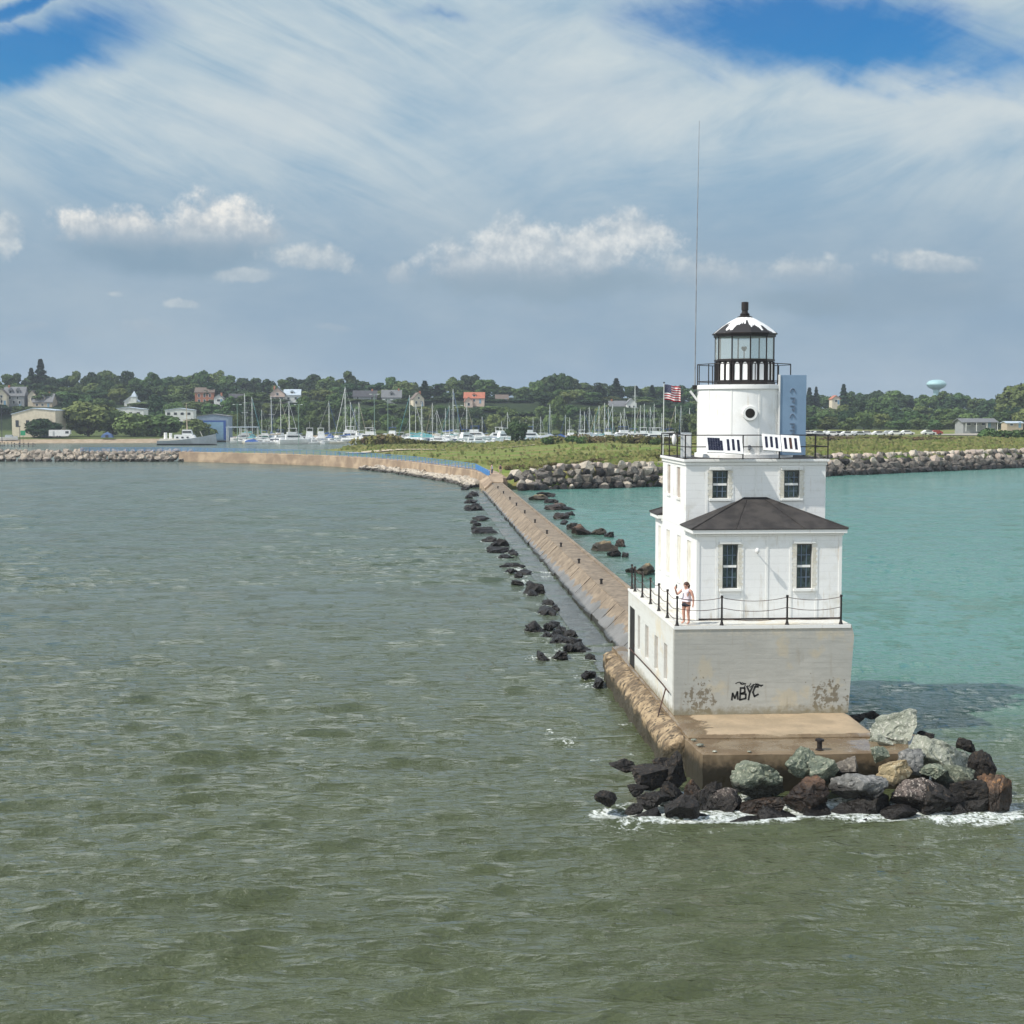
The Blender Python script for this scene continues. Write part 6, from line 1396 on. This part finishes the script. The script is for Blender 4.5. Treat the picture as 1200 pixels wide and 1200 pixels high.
    def down(h,k,a):
        h,k,a = Vector(J[h]),Vector(J[k]),Vector(J[a]); return h.lerp(k,.42) if bottom == 'shorts_dark' else k, None if bottom == 'shorts_dark' else a
    bv = [(0,0,.92),(0,0,.85)]; be = [(0,1)]; br = [(.170,.145),(.178,.150)]
    for sd in 'lr':
        k, a = down(sd+'h',sd+'k',sd+'a'); i0 = len(bv); bv.append(J[sd+'h']); br.append(.112); be.append((1,i0)); bv.append(tuple(k)); br.append(.098 if a is None else .072); be.append((i0,i0+1))
        if a is not None: bv.append(tuple(Vector(a)+Vector((0,0,.03)))); br.append(.058); be.append((i0+1,i0+2))
    skin_obj('shorts' if bottom == 'shorts_dark' else 'trousers', bottom, P, bv, be, br, 1)
    return P
WL = at_z(806,733,DZ); WL = (WL.x, 55.55, DZ)
pose = dict(rs=(-.185,.0,1.335), re=(-.25,-.19,1.15), rw=(-.17,-.37,1.36), rp=(-.16,-.39,1.42), ls=(.19,.02,1.33), le=(.27,.05,1.07), lw=(.29,.03,.85), lp=(.29,.01,.78))
person(WL, R(-50), 'woman in lilac top and dark shorts raising her phone at deck corner', pose, 'shirt_lilac', 'shorts_dark', 'hair_brown')
Mw = Matrix.Rotation(R(-50),3,'Z'); pp = Vector(WL)+Mw @ Vector((-.155,-.415,1.50))
pho = thing('phone', 'small dark phone held up by the woman on deck', 'phone', tuple(pp), R(-50)); MB().box(-.038,.038,-.005,.005,-.08,.08).build('case', 'beacon_dark', pho, bevel=.004); MB().box(-.034,.034,.0051,.0058,-.072,.072).build('screen', 'pane_dark', pho)
person((13.1,246.4,2.53), R(60), 'person in white top and blue trousers leaning at end of the blue railing', {}, 'shirt_white', 'trousers_blue', 'hair_brown', False, 1.05)
person((14.5,245.6,2.50), R(-20), 'person in black cap of hair and pale top standing beside boulders', {}, 'shirt_black', 'canvas_tan', 'black_iron', False, 1.05)
# ------------------------------------------------------------------ light, sky, air
SUN = Vector((-.62,-.215,.75)).normalized()
sl = bpy.data.lights.new('sun', 'SUN'); sl.energy = 3.9; sl.angle = R(.53); sl.color = (1.0,.945,.86)
so = bpy.data.objects.new('sun', sl); COL.objects.link(so); so.rotation_euler = SUN.to_track_quat('Z','Y').to_euler(); so.location = (-60,-20,80)
w = bpy.data.worlds.new('World'); scene.world = w; w.use_nodes = True; w.node_tree.nodes.clear(); g = G(w.node_tree)
out = g.n('ShaderNodeOutputWorld'); bg = g.n('ShaderNodeBackground'); g.t.links.new(bg.outputs[0], out.inputs[0])
sky = g.n('ShaderNodeTexSky', sky_type='NISHITA', sun_disc=False, sun_elevation=math.asin(SUN.z), sun_rotation=math.atan2(SUN.x, SUN.y), altitude=180.0, air_density=1.0, dust_density=1.2, ozone_density=2.0)
D = g.n('ShaderNodeTexCoord').outputs['Generated']; x, y, z = g.xyz(D)
u = g.m('ARCTAN2', x, y); v = g.m('ARCSINE', g.m('MINIMUM', g.m('MAXIMUM', z, -1.0), 1.0))     # bearing and height in radians
# (bearing, height) of what stands in this sky, measured from the pier's axis
def A(px, py): return (px-VX)/FPX, (HY-py)/FPX
uv = g.vec(u, v, 0.0)
wz = g.n('ShaderNodeTexNoise', {'Vector': uv, 'Scale': 9.0, 'Detail': 5.0, 'Roughness': .6}).outputs['Color']
wv = g.n('ShaderNodeVectorMath', {0: wz, 1: (.5,.5,.5)}, operation='SUBTRACT').outputs[0]
def warp(k): return g.n('ShaderNodeVectorMath', {0: uv, 1: g.n('ShaderNodeVectorMath', {0: wv, 1: (k,k,0)}, operation='MULTIPLY').outputs[0]}, operation='ADD').outputs[0]
W1 = warp(.10)
def blob(vec, px, py, rx, ry, ang=0):            # soft ellipse, 1 in the middle, 0 at the rim
    a, b = A(px, py); c = g.n('ShaderNodeMapping', {'Vector': vec, 'Location': (-a,-b,0)}, vector_type='POINT').outputs[0]
    c = g.n('ShaderNodeMapping', {'Vector': c, 'Rotation': (0,0,R(ang)), 'Scale': (1,1,1)}).outputs[0]
    c = g.n('ShaderNodeMapping', {'Vector': c, 'Scale': (FPX/rx, FPX/ry, 1)}).outputs[0]
    return g.m('SUBTRACT', 1.0, g.n('ShaderNodeVectorMath', {0: c}, operation='LENGTH').outputs['Value'])
# high veil: streaks fanning out of the upper left, mottled elsewhere
rot = g.n('ShaderNodeMapping', {'Vector': uv, 'Rotation': (0,0,R(24))}).outputs[0]
st1 = g.noise(g.scale(rot, (4.2,30,1)), 1.0, 8, .66, .7); rot2 = g.n('ShaderNodeMapping', {'Vector': uv, 'Rotation': (0,0,R(-18))}).outputs[0]
st2 = g.noise(g.scale(rot2, (6,17,1)), 1.0, 8, .66, .8); mo = g.noise(uv, 6.0, 6, .6, .3); mo2 = g.noise(g.scale(uv,(5,11,1)), 1.0, 5, .6)
leftw = g.sm(u, -.05, .14, 1, 0); streak = g.m('ADD', g.m('MULTIPLY', st1, leftw), g.m('MULTIPLY', st2, g.m('SUBTRACT', 1.0, leftw)))
band = g.m('MULTIPLY', g.sm(v, .075, .19), 1.0)
lum = g.m('ADD', g.m('MULTIPLY', streak, .75), g.m('MULTIPLY', mo2, .55))
veil = g.mix(g.sm(lum, .41, .90), (.235,.375,.505), (.53,.60,.62))
low = g.mix(g.sm(mo2, .35, .7), (.235,.338,.440), (.315,.405,.480))
vcol = g.mix(band, low, veil)
# bright break in the veil on the upper right
brk = g.m('MAXIMUM', blob(W1, 1130, 165, 330, 70, 6), g.m('MAXIMUM', blob(W1, 700, 130, 260, 110, 0), blob(W1, 330, 150, 220, 80, -10)))
vcol = g.mix(g.sm(g.m('ADD', brk, g.m('MULTIPLY', g.m('SUBTRACT', mo, .5), .9)), .05, 1.0, 0, .50), vcol, (.60,.64,.64))
# rifts of clear sky
W2 = warp(.05)
r1 = g.m('MAXIMUM', blob(W2, 30, 104, 240, 56, -17), blob(W2, 120, 26, 240, 13, -17))
r2 = g.m('MAXIMUM', blob(W2, 965, 72, 300, 66, 10), g.m('SUBTRACT', blob(W2, 520, 40, 170, 36, -10), .62))
soft = g.m('ADD', g.m('MULTIPLY', g.m('SUBTRACT', streak, .5), 2.2), g.m('MULTIPLY', g.m('SUBTRACT', g.noise(g.scale(rot, (9,42,1)), 1.0, 6, .62, .4), .5), 1.6))
rift = g.sm(g.m('ADD', g.m('MAXIMUM', r1, r2), g.m('MULTIPLY', soft, .36)), .06, .66, 0, .95)
clear = g.n('ShaderNodeHueSaturation', {'Hue': .515, 'Saturation': 1.5, 'Value': 1.0, 'Color': sky.outputs[0]}).outputs[0]
clear = g.mix(1.0, clear, (.036,.100,.098,1), 'MULTIPLY')
# away from this part of the sky the unseen sky is brightened to fill the walls
rest = g.sm(g.m('ABSOLUTE', g.m('SUBTRACT', u, .07)), .50, 1.0)
skyc = g.mix(rift, vcol, clear)
# above this part of the sky an added unseen bright belt for water reflections and fill, then the deeper blue overhead
zen = g.mix(g.sm(mo, .50, .72), g.mix(1.0, sky.outputs[0], (.10,.12,.13,1), 'MULTIPLY'), (.62,.70,.76))
belt = g.mix(g.sm(mo2, .30, .62), (.82,.96,1.02), (1.32,1.42,1.44))
upper = g.mix(g.sm(v, .40, .76), belt, zen)
lowrest = g.mix(g.sm(mo2, .35, .6), (.55,.68,.80), (1.15,1.22,1.26))
skyc = g.mix(rest, skyc, lowrest); skyc = g.mix(g.sm(v, .262, .37), skyc, upper)
# cumulus: (px, py, rx, ry, base) puffs joined and roughened
n_f = g.noise(uv, 46.0, 8, .66); n_g = g.noise(uv, 19.0, 5, .6); rough = g.m('ADD', g.m('MULTIPLY', g.m('SUBTRACT', n_f, .5), 1.6), g.m('MULTIPLY', g.m('SUBTRACT', n_g, .5), 1.3))
upl = g.n('ShaderNodeVectorMath', {0: uv, 1: (-.0042,.0058,0)}, operation='ADD').outputs[0]      # the same field a little towards the sun: lit sides of the billows
n_f2 = g.noise(upl, 46.0, 8, .66); n_g2 = g.noise(upl, 19.0, 5, .6); rough2 = g.m('ADD', g.m('MULTIPLY', g.m('SUBTRACT', n_f2, .5), 1.6), g.m('MULTIPLY', g.m('SUBTRACT', n_g2, .5), 1.3))
billow = g.sm(g.m('SUBTRACT', rough, rough2), -.28, .40)
W3 = warp(.03)
def cumulus(skyc, puffs, base, strength=1.0, lit=(.82,.80,.75)):
    f = None
    for p in puffs:
        b = blob(W3, *p); f = b if f is None else g.m('MAXIMUM', f, b)
    e = g.m('ADD', f, g.m('MULTIPLY', rough, .85)); bv = (HY-base)/FPX
    low = g.sm(v, bv-.012, bv+.010)                                       # soft flat foot, crisp head
    a = g.m('MULTIPLY', g.sm(e, .04, .58), g.m('MULTIPLY', g.m('ADD', .25, g.m('MULTIPLY', low, .75)), strength))
    top = g.sm(g.m('ADD', v, g.m('MULTIPLY', rough, .008)), bv-.006, bv+.022)
    c = g.mix(g.m('MULTIPLY', top, g.m('ADD', .35, g.m('MULTIPLY', billow, .65))), (.29,.37,.445), lit)
    return g.mix(a, skyc, c)
def smudge(skyc, px, py, rx, ry, col, k):
    return g.mix(g.sm(g.m('ADD', blob(W3,px,py,rx,ry), g.m('MULTIPLY', rough, .35)), .0, .6, 0, k), skyc, col)
skyc = smudge(skyc, 215, 306, 150, 30, (.20,.30,.39), .8); skyc = smudge(skyc, 640, 335, 180, 26, (.23,.32,.395), .7); skyc = smudge(skyc, 930, 355, 90, 18, (.22,.31,.385), .6); skyc = smudge(skyc, 1040, 350, 160, 34, (.23,.315,.39), .4)
skyc = cumulus(skyc, [(165,283,104,30,6),(262,279,90,44),(305,284,54,28)], 291, 1.0)
skyc = cumulus(skyc, [(560,322,84,34,14),(620,306,86,50,10),(690,300,80,36),(735,282,70,30,8)], 326, .85, (.72,.73,.71))
skyc = cumulus(skyc, [(467,322,30,16),(20,290,46,26),(370,312,70,20,6),(945,331,70,28,6),(835,326,100,28,8),(640,366,70,10),(1080,320,70,15,10),(1110,348,44,10)], 334, .7, (.66,.68,.66))
skyc = cumulus(skyc, [(185,386,40,10,8),(122,396,30,9),(60,388,36,7),(224,357,22,7),(395,388,26,6),(150,352,16,6),(300,330,40,8)], 392, .55, (.56,.60,.60))
ground = g.sm(v, -.02, .0); skyc = g.mix(ground, (.10,.13,.11), skyc)
g.t.links.new(skyc, bg.inputs['Color']); bg.inputs['Strength'].default_value = 1.0
# the air between here and the far shore
m, gg, out = new_mat('lake_haze'); pv = gg.n('ShaderNodeVolumePrincipled', {'Color': (.80,.88,1.0,1), 'Density': .00015, 'Anisotropy': .2}); gg.t.links.new(pv.outputs[0], out.inputs['Volume'])
hz = MB().box(-1400,1900,-300,2700,-3.4,75).build('haze', 'lake_haze'); tag(hz, 'thin lake haze over the water and shore', 'haze', kind='stuff')
scene.view_settings.view_transform = 'Standard'; scene.view_settings.look = 'None'; scene.view_settings.exposure = 0.2; scene.view_settings.gamma = 1.0
try: scene.view_settings.use_curve_mapping = False
except Exception: pass
scene.cycles.sample_clamp_direct = 6.0; scene.cycles.sample_clamp_indirect = 4.0; scene.cycles.max_bounces = 6; scene.cycles.diffuse_bounces = 3; scene.cycles.glossy_bounces = 3; scene.cycles.transparent_max_bounces = 8; scene.cycles.volume_bounces = 0
scene.cycles.use_adaptive_sampling = True; scene.cycles.adaptive_threshold = .015
scene.render.film_transparent = False
